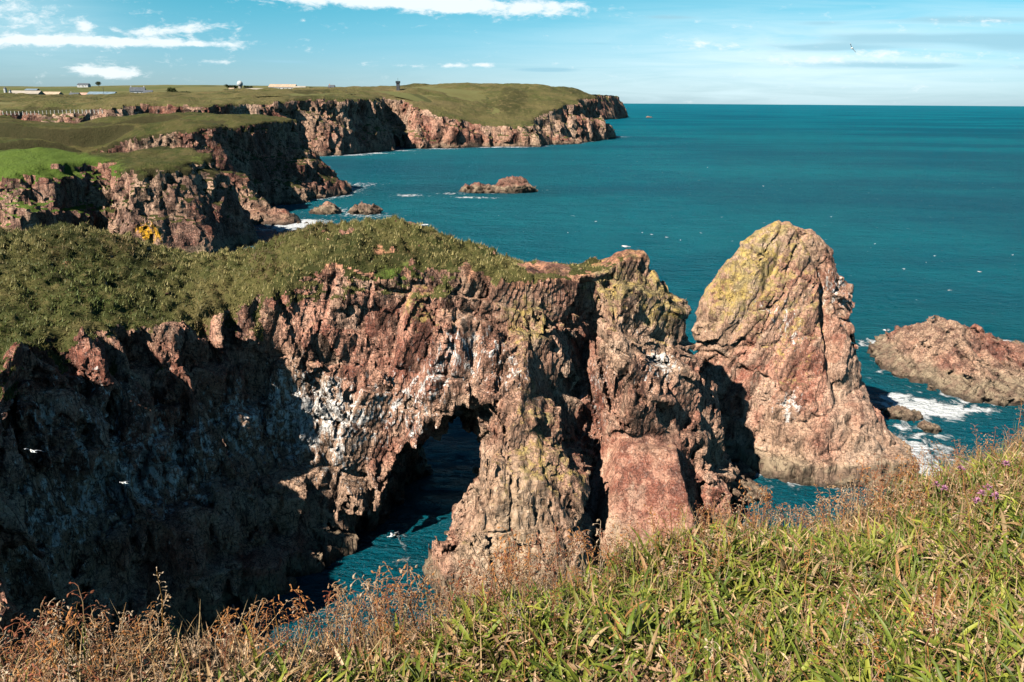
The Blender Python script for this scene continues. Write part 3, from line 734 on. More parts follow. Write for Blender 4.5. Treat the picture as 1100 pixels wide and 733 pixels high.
build_islet('rock_islet', 'small dark red rock islet ringed by white surf, alone in the bay far out', 'rock islet', (-34, 18), (358, 388), [(-1, M0), (9, M0)], (mTop, 12), .55, MAT_ROCK_MID, 1.6, 230, -.1, None, dark=.25)
def skerry(label, px, py, rx, ry, hz, h=.3, mat=None, k=1.0, seed=1, tide=1.0, group='small rocks awash at the foot of the cliffs'):
    c = at_z(px, py)
    poly = [(c[0]+rx*math.cos(a)*(1+.2*math.sin(3*a+seed)), c[1]+ry*math.sin(a)*(1+.2*math.cos(2*a+seed))) for a in np.linspace(0, 2*np.pi, 12)[:-1]]
    top = lambda X, Y: hz*(1 - ((X-c[0])/rx*.9)**2 - ((Y-c[1])/ry*.9)**2) + .2
    build_islet('sea_rock', label, 'rock', (c[0]-rx*1.5-1, c[0]+rx*1.5+1), (c[1]-ry*1.5-1, c[1]+ry*1.5+1), [(-1, poly), (hz, poly)], (top, hz*1.6+1), h, mat or MAT_ROCK, k, 300+seed*7, -.1, None, group, tide)
skerry('tiny brown rock awash in the surf between the stack and the low islet', 998, 462, 1.5, 1.1, .8, .16, None, .5, 1)
skerry('pale rock ledge under the right foot of the sea stack', 968, 447, 2.6, 2.0, 1.3, .2, None, .8, 2)
skerry('small wet rock in the foaming channel between headland and stack', 797, 508, 1.3, 1.6, .9, .16, None, .5, 3)
skerry('low tan rock at the right foot of the arch headland', 796, 530, 2.4, 2.2, 1.5, .2, None, .8, 4)
skerry('rounded rock in the surf off the shaded left cliff, next to the shelf', 352, 229, 5.5, 5, 3.2, .5, MAT_ROCK_MID, 1.4, 5)
skerry('outermost rock in the surf off the shaded left cliff', 391, 229.5, 6, 4.5, 3.0, .5, MAT_ROCK_MID, 1.4, 6)
skerry('tiny dark rock standing in the sea beyond the farthest point', 697, 126.5, 9, 8, 4, 1.6, MAT_ROCK_MID, 3, 7, .3)
print('islets', time.time()-T0)
# ------------------------------------------------------------------ the mainland: heights shared by the cliffs and the inland sheet
def lw(x, y):
    y = np.maximum(np.asarray(y, float), 60)
    return np.clip(np.asarray(x, float)/y*3, -3.2, 1.2), np.log(y)*2
_pts = []
for px, py, y in [(40,182,205),(0,193,200),(100,182,207),(60,169,222),(190,171,225),(140,172,222),(60,148,262),(120,150,264),(200,131,292),(165,135,292),(235,129,294),(300,133,290),(270,129,320),(315,137,310),(150,128,340),(60,131,330),(0,133,300),
     (60,121,420),(0,122,420),(200,118,430),(330,122,400),(280,108,560),(200,109,560),(100,112,560),(0,112,560),(345,103,650),(400,103,700),(330,103,620),
     (440,106,780),(480,120,770),(520,130,780),(480,100,860),(560,117,835),(560,103,900),(600,98,930),(640,101,950),(655,108,965),(520,97,950),(430,97,850),(380,97,900),
     (30,105,950),(150,103,900),(100,104.5,950),(220,101,1000),(320,98,1000),(355,98,1000),(400,94,1100),(250,97,1400),(100,98,1500),(0,98,1500),
     (0,92.5,2500),(60,93,2500),(180,91,2500),(240,91.5,2500),(300,92.5,2500),(350,93,2400),(400,94,2400),(460,95,1500),(540,95,1300),(600,96,1200),(645,106,1300)]:
    p = at_y(px, py, y); a, b = lw(p[0], p[1]); _pts.append((float(a), float(b), p[2]))
for x, y, z in [(-330,200,30),(-330,420,36),(-500,300,38),(-900,600,45),(-2600,2400,75),(-1500,900,50),(-600,900,44)]:
    a, b = lw(x, y); _pts.append((float(a), float(b), z))
_zf = tps(_pts)
GULLY = [([(-70,252),(-98,258),(-130,266),(-165,276)], 7, 9), ([(-128,318),(-150,330),(-178,348),(-212,370),(-240,378)], 10, 15), ([(-138,328),(-122,318)], 9, 8),
         ([(-235,300),(-262,316),(-300,325)], 7, 6), ([(-455,575),(-380,560),(-330,552),(-300,548)], 14, 9), ([(-420,470),(-300,462),(-262,455)], 6, 3)]
TERR = [(-172,-118,252,.05,5.5), (-205,-142,296,-.04,6.0), (-232,-150,356,.05,6.5), (-275,-185,400,.03,5.0)]
def land_z(x, y):
    a, b = lw(x, y); z = np.clip(_zf(a, b), 8, 95)
    y = np.asarray(y, float)
    z = np.where(y > 2550, z - (y-2550)*.02, z)
    for line, w, dep in GULLY:
        z = z - dep*np.exp(-(seg_dist(x, y, line)/w)**2)
    # terraces: banks a few metres high that face the sea and the camera
    xx = np.asarray(x, float)
    for x0, x1, y0, sl, hgt in TERR:
        yb = y0 + sl*(xx - x0) + 3*np.sin(xx*.09 + y0)
        w = sstep(x0-12, x0+8, xx)*sstep(x1+12, x1-8, xx)
        z = z - hgt*w*sstep(-26, -2.5, y-yb)*sstep(2.5, -2.5, y-yb)
    # the low bank that faces the camera across the first field
    z = z - 3.2*np.exp(-((y - (242 + .09*(np.asarray(x)+200)))/5.0)**2)*((np.asarray(x) < -128) & (np.asarray(x) > -240))
    return z
L0 = [(-340,182),(-150,192),(-132,199),(-124,196),(-116,204),(-112,214),(-107,213),(-104,203),(-97,199),(-90,203),(-82,208),(-77,217),(-75,226),(-77,238),(-84,250),(-112,262),(-130,271),(-110,272),(-84,265),(-72,263),(-68,268),(-72,276),(-84,284),(-92,296),(-94,312),(-88,322),(-83,338),(-76,356),(-73,370),(-78,380),(-92,386),(-120,392),(-150,396),(-200,404),(-240,412),(-340,440)]
L1 = [(-340,188),(-155,198),(-134,205),(-125,203),(-120,210),(-115,221),(-110,221),(-106,210),(-99,206),(-93,208),(-87,213),(-83,222),(-81,230),(-84,240),(-96,253),(-130,262),(-146,270),(-144,280),(-120,278),(-98,274),(-90,280),(-93,290),(-99,302),(-101,314),(-96,324),(-92,338),(-86,352),(-83,364),(-88,374),(-100,380),(-125,388),(-150,392),(-200,400),(-240,408),(-340,436)]
L2 = [(-340,192),(-158,203),(-137,209),(-127,209),(-123,216),(-118,226),(-112,227),(-108,216),(-100,213),(-94,215),(-90,219),(-88,226),(-88,232),(-92,238),(-104,248),(-134,257),(-152,268),(-149,283),(-124,282),(-110,278),(-104,283),(-104,292),(-108,302),(-108,314),(-103,326),(-101,338),(-97,350),(-95,358),(-98,368),(-106,375),(-128,384),(-150,388),(-200,396),(-240,404),(-340,432)]
F0 = [(-520,470),(-430,490),(-330,505),(-280,520),(-235,545),(-205,540),(-185,570),(-165,590),(-145,611),(-132,618),(-118,640),(-108,668),(-101,690),(-106,720),(-112,752),(-104,756),(-98,728),(-84,716),(-60,728),(-38,745),(-15,752),(8,760),(22,762),(30,790),(44,812),(64,824),(70,850),(84,880),(100,905),(110,950),(117,980),(108,1010),(80,1060),(40,1110),(0,1180),(-520,1180)]
F1 = [(-520,482),(-430,502),(-330,518),(-285,534),(-240,560),(-212,556),(-190,588),(-172,606),(-155,624),(-141,634),(-128,654),(-119,680),(-114,700),(-118,730),(-122,770),(-104,776),(-92,748),(-76,742),(-52,752),(-30,768),(-8,776),(8,784),(16,790),(20,810),(34,832),(50,848),(58,868),(72,896),(86,920),(96,955),(103,980),(96,1005),(70,1050),(30,1100),(-10,1170),(-520,1170)]
HP = [(70,1900),(200,1980),(262,2120),(330,2380),(352,2560),(330,2640),(240,2700),(0,2760),(-60,2100)]

def build_land(name, label, cat, x, y, zmax, h, levels, k, seed, mats, spots, turf_lim, rock_slope):
    g = Grid(x, y, (-1.5*h, zmax), h)
    g.loft(levels)
    zt = land_z(g.X, g.Y).astype(f32)
    XY = np.stack([g.X.ravel(), g.Y.ravel(), 0*g.X.ravel()], 1)
    zt += (fbm(XY, 9*k, seed, 3)*.35*k).reshape(zt.shape)
    E = g.V[:, :, -1]; zt += (fbm(XY, 16*k, seed+31, 3)*(.45 if k < 2 else .8)*k).reshape(zt.shape)*sstep(0, -12*k, E)
    zt -= (1.3 if k < 2 else .9)*k*sstep(-11*k, 3*k, E)**1.5*(.6 + .6*vnoise(XY, 20*k, seed+33).reshape(zt.shape))
    D = g.V; T = g.zs[None, None, :] - zt[:, :, None]
    kk_ = 1.6*k; hh = np.clip(.5 + .5*(D - T)/kk_, 0, 1)
    td = T - D
    g.V = (T*(1-hh) + D*hh + kk_*hh*(1-hh)).astype(f32)
    ii, i, j, kz, P = g.band(4.2*k)
    tw = sstep(-1.6*k, 1.0*k, td.ravel()[ii]); rr = 1-tw
    Q = P/k
    d = rr*1.5*fbm(Q*np.array((1, 1, .3), f32), 7.0, seed+1, 3)
    m1 = rot3(8, 16, 20); nv = g.grad(i, j, kz); Qw = Q + .5*np.stack([fbm(Q, 3, seed+61, 2), fbm(Q, 3, seed+62, 2), fbm(Q, 3, seed+63, 2)], 1)
    j1, h1 = joints(Qw, (2.8, 2.8, 7.0), m1, seed+2, .7, .2, .9, .40, n=nv, lam=(1, 1, .6))
    j2, h2 = joints(Q, (1.2, 1.2, 2.6), rot3(-8, 24, 32), seed+3, .22, .1, .25, .15, n=nv, lam=(1, 1, .6))
    d += rr*(strata(Q, (.85, -.2, .45), 3.4, seed+41, 1.3, .5) + strata(Q, (.2, .1, 1), 4.2, seed+46, .6, .5))
    d += rr*(.8*j1 + .8*j2 + .5*blocks(Qw, (2.4, 2.4, 4), rot3(0, -15, 30), seed+8, .3, .6, .4, .1))
    d += tw*.22*fbm(Q, 1.6, seed+4, 2)
    g.V.ravel()[ii] -= d*k
    v, f = g.mesh()
    n, A = face_normals(v, f); c = v[f].mean(1)
    ix = np.clip(((c[:, 0]-g.o[0])/h).astype(int), 0, len(g.xs)-1); iy = np.clip(((c[:, 1]-g.o[1])/h).astype(int), 0, len(g.ys)-1)
    below = zt[ix, iy] - c[:, 2]
    nn = fbm(c/k, 5, seed+5, 4)
    turf = (below < turf_lim*(1 + .8*nn) + turf_lim*1.3*sstep(.45, .8, n[:, 2])) | ((n[:, 2] > rock_slope + .15*nn) & (c[:, 2] > 7 + 3*nn))
    turf &= (c[:, 2] > 4) & (n[:, 2] > .22)
    z0 = np.zeros(len(v), f32)
    at = {q: z0 for q in ('lichen', 'orange', 'earth', 'guano', 'moss', 'green', 'pale')}
    at['block'] = joints(v/k, (2.8, 2.8, 7.0), m1, seed+2, 0, 0, 0)[1]*(.55 if k < 2 else 1.0) + (0 if k < 2 else .12)
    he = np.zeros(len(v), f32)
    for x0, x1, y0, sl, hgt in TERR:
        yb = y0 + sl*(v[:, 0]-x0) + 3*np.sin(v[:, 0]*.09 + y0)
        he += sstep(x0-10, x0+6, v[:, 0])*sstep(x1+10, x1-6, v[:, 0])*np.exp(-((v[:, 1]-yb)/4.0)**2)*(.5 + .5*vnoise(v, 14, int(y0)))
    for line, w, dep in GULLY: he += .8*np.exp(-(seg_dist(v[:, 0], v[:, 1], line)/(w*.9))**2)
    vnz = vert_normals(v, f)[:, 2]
    at['heath_shade'] = (he + (.75 if k < 2 else .45)*sstep(.93, .74, vnz)).astype(f32)  # heath on banks, gullies and steep turf; their shade is painted in too
    for q, s in spots.items(): at[q] = gauss(v, s)
    at['lichen'] = at['lichen'] + .05; at['guano'] = at['guano'] - .02; at['tide'] = z0 + .6; at['smooth'] = z0 + .2
    rv, rf, ra = subset(v, f, ~turf, at)
    o = mesh_obj(name, rv, rf, mats[0], attrs=ra); tag(o, label, cat)
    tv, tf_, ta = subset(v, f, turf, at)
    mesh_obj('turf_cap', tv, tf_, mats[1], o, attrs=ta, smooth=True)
    return o
build_land('grassy_promontory', 'dark shaded cliff headland at left with green tops and orange lichen, behind the arch ridge', 'headland', (-338, -62), (178, 425), 42, .85,
           [(0, L0), (12, L1), (24, L2)], 1.5, 400, (MAT_ROCK_MID, MAT_TURF_MID),
           dict(orange=[spot(155,245,203,2.6,.50), spot(170,212,207,2.2,.30), spot(130,225,210,2.4,.30), spot(165,255,203,3,.42), spot(180,190,210,2.5,.2)], guano=[spot(20,225,203,4,.1), spot(120,240,212,5,.25), spot(230,235,214,7,.22)],
                green=[spot(50,178,210,13,.9), spot(0,185,205,14,.9), spot(30,165,225,12,.4), spot(0,240,203,6,.7), spot(210,166,228,5,.5), spot(60,146,270,20,.5), spot(30,122,380,40,.4)],
                earth=[spot(30,195,207,5,.2), spot(90,198,208,5,.3)]), 2.2, .72)
print('promontory', time.time()-T0)
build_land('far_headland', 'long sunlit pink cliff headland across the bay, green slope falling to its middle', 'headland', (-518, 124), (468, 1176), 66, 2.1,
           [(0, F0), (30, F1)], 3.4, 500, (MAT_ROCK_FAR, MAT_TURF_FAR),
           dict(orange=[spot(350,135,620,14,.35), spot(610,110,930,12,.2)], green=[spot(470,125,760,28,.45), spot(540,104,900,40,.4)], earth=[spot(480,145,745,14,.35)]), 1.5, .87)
print('far', time.time()-T0)
def build_point():
    g = Grid((40, 380), (1880, 2720), (-6, 66), 6.0)
    g.loft([(0, HP), (50, smooth_poly([(x-14, y+25) for x, y in HP]))])
    T = 44 + 14*sstep(330, 250, g.X) - 18*sstep(300, 352, g.X) + 0*g.Y
    g.V = np.maximum(g.V, g.zs[None, None, :] - T[:, :, None].astype(f32))
    ii, i, j, kk, P = g.band(20)
    g.V.ravel()[ii] -= 8*fbm(P*np.array((1, 1, .4), f32), 50, 601, 3) + 4*blocks(P/8, (2.4, 2.4, 4), rot3(5, 15, 10), 602, .8, .8, .4)
    v, f = g.mesh(); z0 = np.zeros(len(v), f32)
    n, A = face_normals(v, f)
    at = dict(lichen=z0+.05, orange=z0, earth=z0, guano=z0, moss=z0, tide=z0+.3, green=z0, block=z0+.5, pale=z0)
    t = (n[:, 2] > .6) & (v[f].mean(1)[:, 2] > 30)
    o = mesh_obj('distant_headland', *subset(v, f, ~t, at)[:2], MAT_ROCK_FAR, attrs=subset(v, f, ~t, at)[2])
    tag(o, 'farthest rocky point, small and hazy, peeping out beyond the long pink headland', 'headland')
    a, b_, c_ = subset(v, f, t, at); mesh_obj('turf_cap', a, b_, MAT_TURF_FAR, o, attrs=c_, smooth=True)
build_point()

# inland fields, one sheet to the skyline
def build_inland():
    m, t, b = material('fields')
    pos = t.node('ShaderNodeNewGeometry').outputs['Position']
    vor = t.node('ShaderNodeTexVoronoi', feature='F1'); t.put(vor.inputs['Vector'], t.map(pos, (1, .35, 0), (0, 0, 12))); vor.inputs['Scale'].default_value = .0062
    sel = t.sep(vor.outputs['Color'])
    n1 = t.noise(pos, .02, 6, .65); n2 = t.noise(pos, .25, 5, .65)
    c = t.mix(t.step(sel[0], .2, .8), (.085, .100, .032), (.135, .13, .05))
    c = t.mix(t.mul(t.step(sel[1], .55, .6), .6), c, (.17, .15, .065))
    c = t.mix(t.mul(t.step(n1, .45, .7), .5), c, (.095, .078, .032))
    c = t.mix(t.mul(t.step(n2, .5, .3), .35), c, (.05, .055, .02))
    e = t.node('ShaderNodeTexVoronoi', feature='DISTANCE_TO_EDGE'); t.put(e.inputs['Vector'], t.map(pos, (1, .35, 0), (0, 0, 12))); e.inputs['Scale'].default_value = .0062
    c = t.mix(t.mul(t.step(t.add(e.outputs[0], t.mul(t.sub(n2, .5), .02)), .02, .012), .7), c, (.045, .05, .02))
    t.put(b.inputs['Base Color'], c); b.inputs['Roughness'].default_value = .95; b.inputs['Specular IOR Level'].default_value = .1
    u = np.linspace(-2.4, .2, 620); w = np.exp(np.linspace(np.log(185), np.log(4200), 420))
    Uu, Ww = np.meshgrid(u, w, indexing='ij'); X, Y = Uu*Ww, Ww
    coast = [(-4000,150),(-330,200),(-160,212),(-125,232),(-118,262),(-125,300),(-125,350),(-145,382),(-240,398),(-330,424),(-480,492),(-335,524),(-250,570),(-200,604),(-165,638),(-135,690),(-128,780),(-90,770),(-20,800),(10,830),(40,870),(70,920),(85,980),(40,1060),(-20,1150),(-20,1400),(60,1950),(200,2150),(260,2500),(200,2660),(0,2720),(-600,4200),(-9000,4200),(-9000,150)]
    ins = poly_sdf(X, Y, coast) < -3
    Z = land_z(X, Y) - .9 - 12*sstep(424, 400, Y)*sstep(-345, -325, X) + .5*fbm(np.stack([X.ravel(), Y.ravel(), 0*X.ravel()], 1)/6, 9, 701, 4).reshape(X.shape)*sstep(400, 900, Y)
    idx = np.arange(X.size).reshape(X.shape)
    q = np.stack([idx[:-1, :-1], idx[1:, :-1], idx[1:, 1:], idx[:-1, 1:]], -1).reshape(-1, 4)
    ok = ins.ravel()[q].all(1); q = q[ok]
    V = np.stack([X.ravel(), Y.ravel(), Z.ravel()], 1)
    uq, inv = np.unique(q, return_inverse=True)
    o = mesh_obj('terrain', V[uq], inv.reshape(q.shape), m, smooth=True); tag(o, kind='structure')
build_inland()
print('inland', time.time()-T0)

# ------------------------------------------------------------------ the sea
def build_sea():
    m, t, b = material('sea_water')
    pos = t.node('ShaderNodeNewGeometry').outputs['Position']
    foam = t.attr('foam'); shal = t.attr('shallow')
    fn = t.noise(t.map(pos, (1, .8, 1)), .45, 9, .68, .6)
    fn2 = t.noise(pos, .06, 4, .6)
    fm = t.step(t.add(foam, t.mul(t.sub(fn, .5), 3.0)), .46, .80)
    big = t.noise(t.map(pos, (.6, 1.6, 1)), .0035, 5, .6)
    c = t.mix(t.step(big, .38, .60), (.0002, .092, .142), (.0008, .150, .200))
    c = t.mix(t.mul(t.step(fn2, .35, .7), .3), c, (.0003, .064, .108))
    c = t.mix(t.mul(shal, .5), c, (.002, .068, .074))
    c = t.mix(fm, c, (.82, .85, .86))
    mp = t.map(pos, (.75, 1.7, 1), (0, 0, 18))
    h = t.add(t.noise(mp, .22, 3, .6, .5), t.mul(t.noise(mp, .9, 5, .65, .3), .7))
    h = t.add(h, t.mul(t.noise(mp, 3.2, 3, .6), .22))
    h = t.add(h, t.mul(t.noise(mp, .05, 2), 1.2))
    h = t.add(h, t.mul(fm, .25))
    nb = t.bump(h, 1.0, 2.8)
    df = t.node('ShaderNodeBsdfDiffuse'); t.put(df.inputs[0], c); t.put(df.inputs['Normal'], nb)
    gl = t.node('ShaderNodeBsdfGlossy'); gl.inputs['Roughness'].default_value = .22; t.put(gl.inputs['Normal'], nb)
    fr = t.node('ShaderNodeFresnel'); fr.inputs[0].default_value = 1.33; t.put(fr.inputs['Normal'], nb)
    mx = t.node('ShaderNodeMixShader'); t.put(mx.inputs[0], t.mul(t.m('MINIMUM', fr.outputs[0], .11), t.sub(1, fm)))   # a choppy sea never mirrors fully at the horizon
    t.L.new(df.outputs[0], mx.inputs[1]); t.L.new(gl.outputs[0], mx.inputs[2]); t.L.new(mx.outputs[0], m.node_tree.nodes['Material Output'].inputs[0])
    m.node_tree.nodes.remove(b)
    u = np.concatenate([np.linspace(-6, -.9, 30)[:-1], np.linspace(-.9, .9, 760), np.linspace(.9, 6, 30)[1:]])
    w = np.exp(np.concatenate([np.linspace(np.log(22), np.log(1300), 700)[:-1], np.linspace(np.log(1300), np.log(60000), 60)]))
    Uu, Ww = np.meshgrid(u, w, indexing='ij'); X, Y = Uu*Ww, Ww
    P = np.stack([X.ravel(), Y.ravel(), 0*X.ravel()], 1).astype(f32)
    Q = P*np.array((.75, 1.7, 1), f32)
    fade = np.clip(1.2 - P[:, 1]/420, 0, 1)
    Z = fade*(.20*vnoise(Q, 5.5, 801) + .12*vnoise(Q, 2.2, 802) + .05*vnoise(Q, .9, 803))
    d = np.full(X.shape, 1e3, f32); d2 = d.copy()
    for poly in (A0, I0, M0, [(27,82),(33,78),(40,77.5),(46,79.5),(48.5,83),(48,88),(44,93),(36,96),(28,94),(25.5,88)]): d = np.minimum(d, poly_sdf(X, Y, poly))
    for poly in (L0, F0): d2 = np.minimum(d2, poly_sdf(X, Y, poly))
    edge = .42*np.exp(-np.clip(d.ravel(), 0, None)/1.1) + .50*np.exp(-np.clip(d2.ravel(), 0, None)/2.6)*sstep(600, 180, Y.ravel()) + .85*np.exp(-np.clip(d2.ravel(), 0, None)/7)*sstep(500, 640, Y.ravel())*(.6+.6*vnoise(P, 55, 812))
    edge *= .75 + .5*vnoise(P, 9, 811)
    S = []
    for px, py, rx, ry, s in [(985,482,3.2,6,.62),(1002,444,5.5,3.2,.70),(975,432,4.5,2.6,.6),(1025,440,6,1.8,.5),(1000,470,3,4,.40),(940,395,1.2,8,.3),(860,523,5,1.2,.35),(1045,428,4,1.4,.4),(930,368,3,3,.4),(815,502,1.6,3.2,.55),(808,490,1.0,2.2,.4),(925,400,1.0,6,.30),(1055,366,5,1.6,.55),(1085,376,7,2,.42),(1098,425,3.5,1.5,.6),(960,428,1.5,3,.4),(990,498,2,2,.35),
                             (440,210,7,5,.75),(487,208,6,4,.6),(505,212,9,3,.6),(520,213,10,2,.4),(565,204,8,4,.6),(318,243,8,7,.65),(338,238,8,6,.6),(365,227,10,9,.6),(398,232,9,6,.6),(300,246,6,5,.5),(375,204,8,14,.55),(385,198,13,10,.5),(340,213,10,7,.55),(360,209,8,8,.5),
                             (480,160,22,10,.45),(530,158,26,10,.5),(560,157,22,9,.6),(600,152,30,12,.5),(625,147,30,16,.7),(655,147,26,12,.6),(430,162,18,9,.55),(380,167,18,7,.45),(410,165,12,7,.5),(700,126,24,12,.3),(450,165,10,6,.3),(660,140,20,12,.4)]:
        c = at_z(px, py); S.append((c[0], c[1], rx, ry, s))
    fo = edge
    for x, y, rx, ry, s in S: fo = fo + s*np.exp(-(((P[:, 0]-x)/rx)**2 + ((P[:, 1]-y)/ry)**2)*.7)
    Z = Z + .12*np.clip(fo, 0, 1)*np.abs(vnoise(P, .7, 821))
    sh = np.exp(-np.clip(np.minimum(d, d2).ravel(), 0, None)/14)*.7
    idx = np.arange(X.size).reshape(X.shape)
    q = np.stack([idx[:-1, :-1], idx[1:, :-1], idx[1:, 1:], idx[:-1, 1:]], -1).reshape(-1, 4)
    P[:, 2] = Z
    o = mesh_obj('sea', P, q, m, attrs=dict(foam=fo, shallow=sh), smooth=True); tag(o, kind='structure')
build_sea()
print('sea', time.time()-T0)

# ------------------------------------------------------------------ the near slope the photographer stands on
EYE_H = 1.15
CREST = [(-90, 3.0, 42, 1), (-60, 2.6, 41, 1)]
for px, py, r in [(0,712,2.5),(150,702,2.5),(300,694,2.65),(450,682,2.9),(600,632,3.3),(750,584,3.8),(820,566,4.2),(900,548,4.8),(1000,514,5.6),(1100,482,6.5)]:
    py += 16 + 10*max(0, (420-px)/420) - 8*max(0, (px-700)/400); d = ray(px, py); CREST.append((math.degrees(math.atan2(d.x, d.y)), r, math.degrees(math.atan2(-d.z, math.hypot(d.x, d.y))), 1))
CREST += [(60, 9, 17, 1), (90, 12, 9, 1)]
_ca = np.array([c[0] for c in CREST]); _cr = np.array([c[1] for c in CREST]); _cz = np.array([-c[1]*math.tan(R(c[2])) for c in CREST])
def slope_z(x, y):
    x = np.asarray(x, float); y = np.asarray(y, float)
    a = np.degrees(np.arctan2(x, y)); r = np.hypot(x, y)
    rc = np.interp(a, _ca, _cr); zc = np.interp(a, _ca, _cz)
    back = sstep(85, 130, np.abs(a)); rc = rc*(1-back) + 30*back; zc = zc*(1-back) + (-1.0)*back
    t = r/rc
    P = np.stack([x.ravel(), y.ravel(), 0*x.ravel()], 1)
    bumps = (.10*vnoise(P, .9, 901) + .05*vnoise(P, .35, 902)).reshape(x.shape)
    z = -EYE_H + (zc + EYE_H)*np.minimum(t, 1)**1.15
    over = np.maximum(r - rc, 0)
    z = z - 3.0*over**1.25*np.minimum(over/.5, 1)
    return EYE + np.maximum(z + bumps, -EYE - 1)
def build_slope():
    a = np.radians(np.concatenate([np.linspace(-180, -50, 60)[:-1], np.linspace(-50, 50, 420), np.linspace(50, 180, 60)[1:]]))
    r = np.concatenate([[.02], np.exp(np.linspace(np.log(.15), np.log(12), 260)), np.exp(np.linspace(np.log(12.5), np.log(45), 16))])
    Aa, Rr = np.meshgrid(a, r, indexing='ij'); X, Y = np.sin(Aa)*Rr, np.cos(Aa)*Rr
    Z = slope_z(X, Y)
    m, t, b = material('soil_and_litter')
    pos = t.node('ShaderNodeNewGeometry').outputs['Position']
    n = t.noise(pos, 9, 6, .7); n2 = t.noise(t.map(pos, (1, 1, 1)), 45, 5, .7)
    c = t.mix(t.step(n, .4, .62), (.07, .045, .022), (.20, .13, .065))
    c = t.mix(t.mul(t.step(n2, .5, .68), .7), c, (.26, .17, .09))
    t.put(b.inputs['Base Color'], c); b.inputs['Roughness'].default_value = 1.0; b.inputs['Specular IOR Level'].default_value = .1
    t.put(b.inputs['Normal'], t.bump(n2, 1.0, .03))
    idx = np.arange(X.size).reshape(X.shape)
    q = np.stack([idx[:-1, :-1], idx[:-1, 1:], idx[1:, 1:], idx[1:, :-1]], -1).reshape(-1, 4)
    o = mesh_obj('ground', np.stack([X.ravel(), Y.ravel(), Z.ravel()], 1), q, m, smooth=True); tag(o, kind='structure')
build_slope()

def ribbons(base, az, L, wid, tilt, curv, segs=5, fold=.25, taper=1.6, twist=None):
    """blades as folded ribbons: base (n,3), az heading, tilt from vertical at the root, curv extra tilt to the tip"""
    n = len(base); t = np.linspace(0, 1, segs+1)
    ang = tilt[:, None] + curv[:, None]*t[None]**1.3
    ds = L[:, None]/segs
    hx = np.concatenate([np.zeros((n, 1)), np.cumsum(np.sin(ang[:, :-1])*ds, 1)], 1)
    hz = np.concatenate([np.zeros((n, 1)), np.cumsum(np.cos(ang[:, :-1])*ds, 1)], 1)
    ca, sa = np.cos(az)[:, None], np.sin(az)[:, None]
    C = np.stack([base[:, 0:1] + hx*ca, base[:, 1:2] + hx*sa, base[:, 2:3] + hz], -1)
    w = wid[:, None]*np.maximum(.06, (.55 + .9*t - 1.45*np.maximum(t-.0, 0)**taper)[None])
    tw = (twist if twist is not None else np.zeros(n))[:, None]*t[None]
    S = np.stack([-sa*np.cos(tw), ca*np.cos(tw), np.sin(tw)], -1)
    N = np.stack([-np.cos(ang)*ca, -np.cos(ang)*sa, np.sin(ang)], -1)
    A = C - S*w[..., None]*.5 + N*(w*fold)[..., None]; B = C + S*w[..., None]*.5 + N*(w*fold)[..., None]
    V = np.stack([A, C, B], 2).reshape(-1, 3)                   # n, segs+1, 3
    k = np.arange(segs); q0 = []
    for s in (0, 1): q0.append(np.stack([k*3+s, k*3+s+1, k*3+s+4, k*3+s+3], 1))
    q0 = np.concatenate(q0)
    F = (q0[None] + (np.arange(n)*(segs+1)*3)[:, None, None]).reshape(-1, 4)
    return V, F, (segs+1)*3
def scatter(n, rmin=.6, amin=-47, amax=44, beyond=.35, power=1.0):
    out = []
    # the slope in front, then its two flanks outside the photograph
    for cnt, lo, hi, cap in ((n, amin, amax, 99), (int(n*.9), amax, 105, 6.0), (int(n*.35), -105, amin, 6.0)):
        got = np.zeros((0, 2))
        while len(got) < cnt:
            a = rng.uniform(R(lo), R(hi), cnt*2); rc = np.minimum(np.interp(np.degrees(a), _ca, _cr) + beyond, cap)
            r = np.sqrt(rng.uniform(rmin**2, rc**2)) if power == 1 else rmin + (rc-rmin)*rng.uniform(0, 1, len(a))**power
            keep = rng.uniform(0, 1, len(a)) < (rc/rc.max())**(2 if power == 1 else 1)
            got = np.concatenate([got, np.stack([np.sin(a)*r, np.cos(a)*r], 1)[keep]])
        out.append(got[:cnt])
    return np.concatenate(out)
def rel(xy):                                # 0 at the camera, 1 on the crest; and the heading in degrees
    a = np.degrees(np.arctan2(xy[:, 0], xy[:, 1])); return np.hypot(xy[:, 0], xy[:, 1])/np.interp(a, _ca, _cr), a
MAT_LEAF = leaf_material('broad_leaf', .48, .38, .30)
MAT_STRAW = leaf_material('straw', .7, .25, .2)

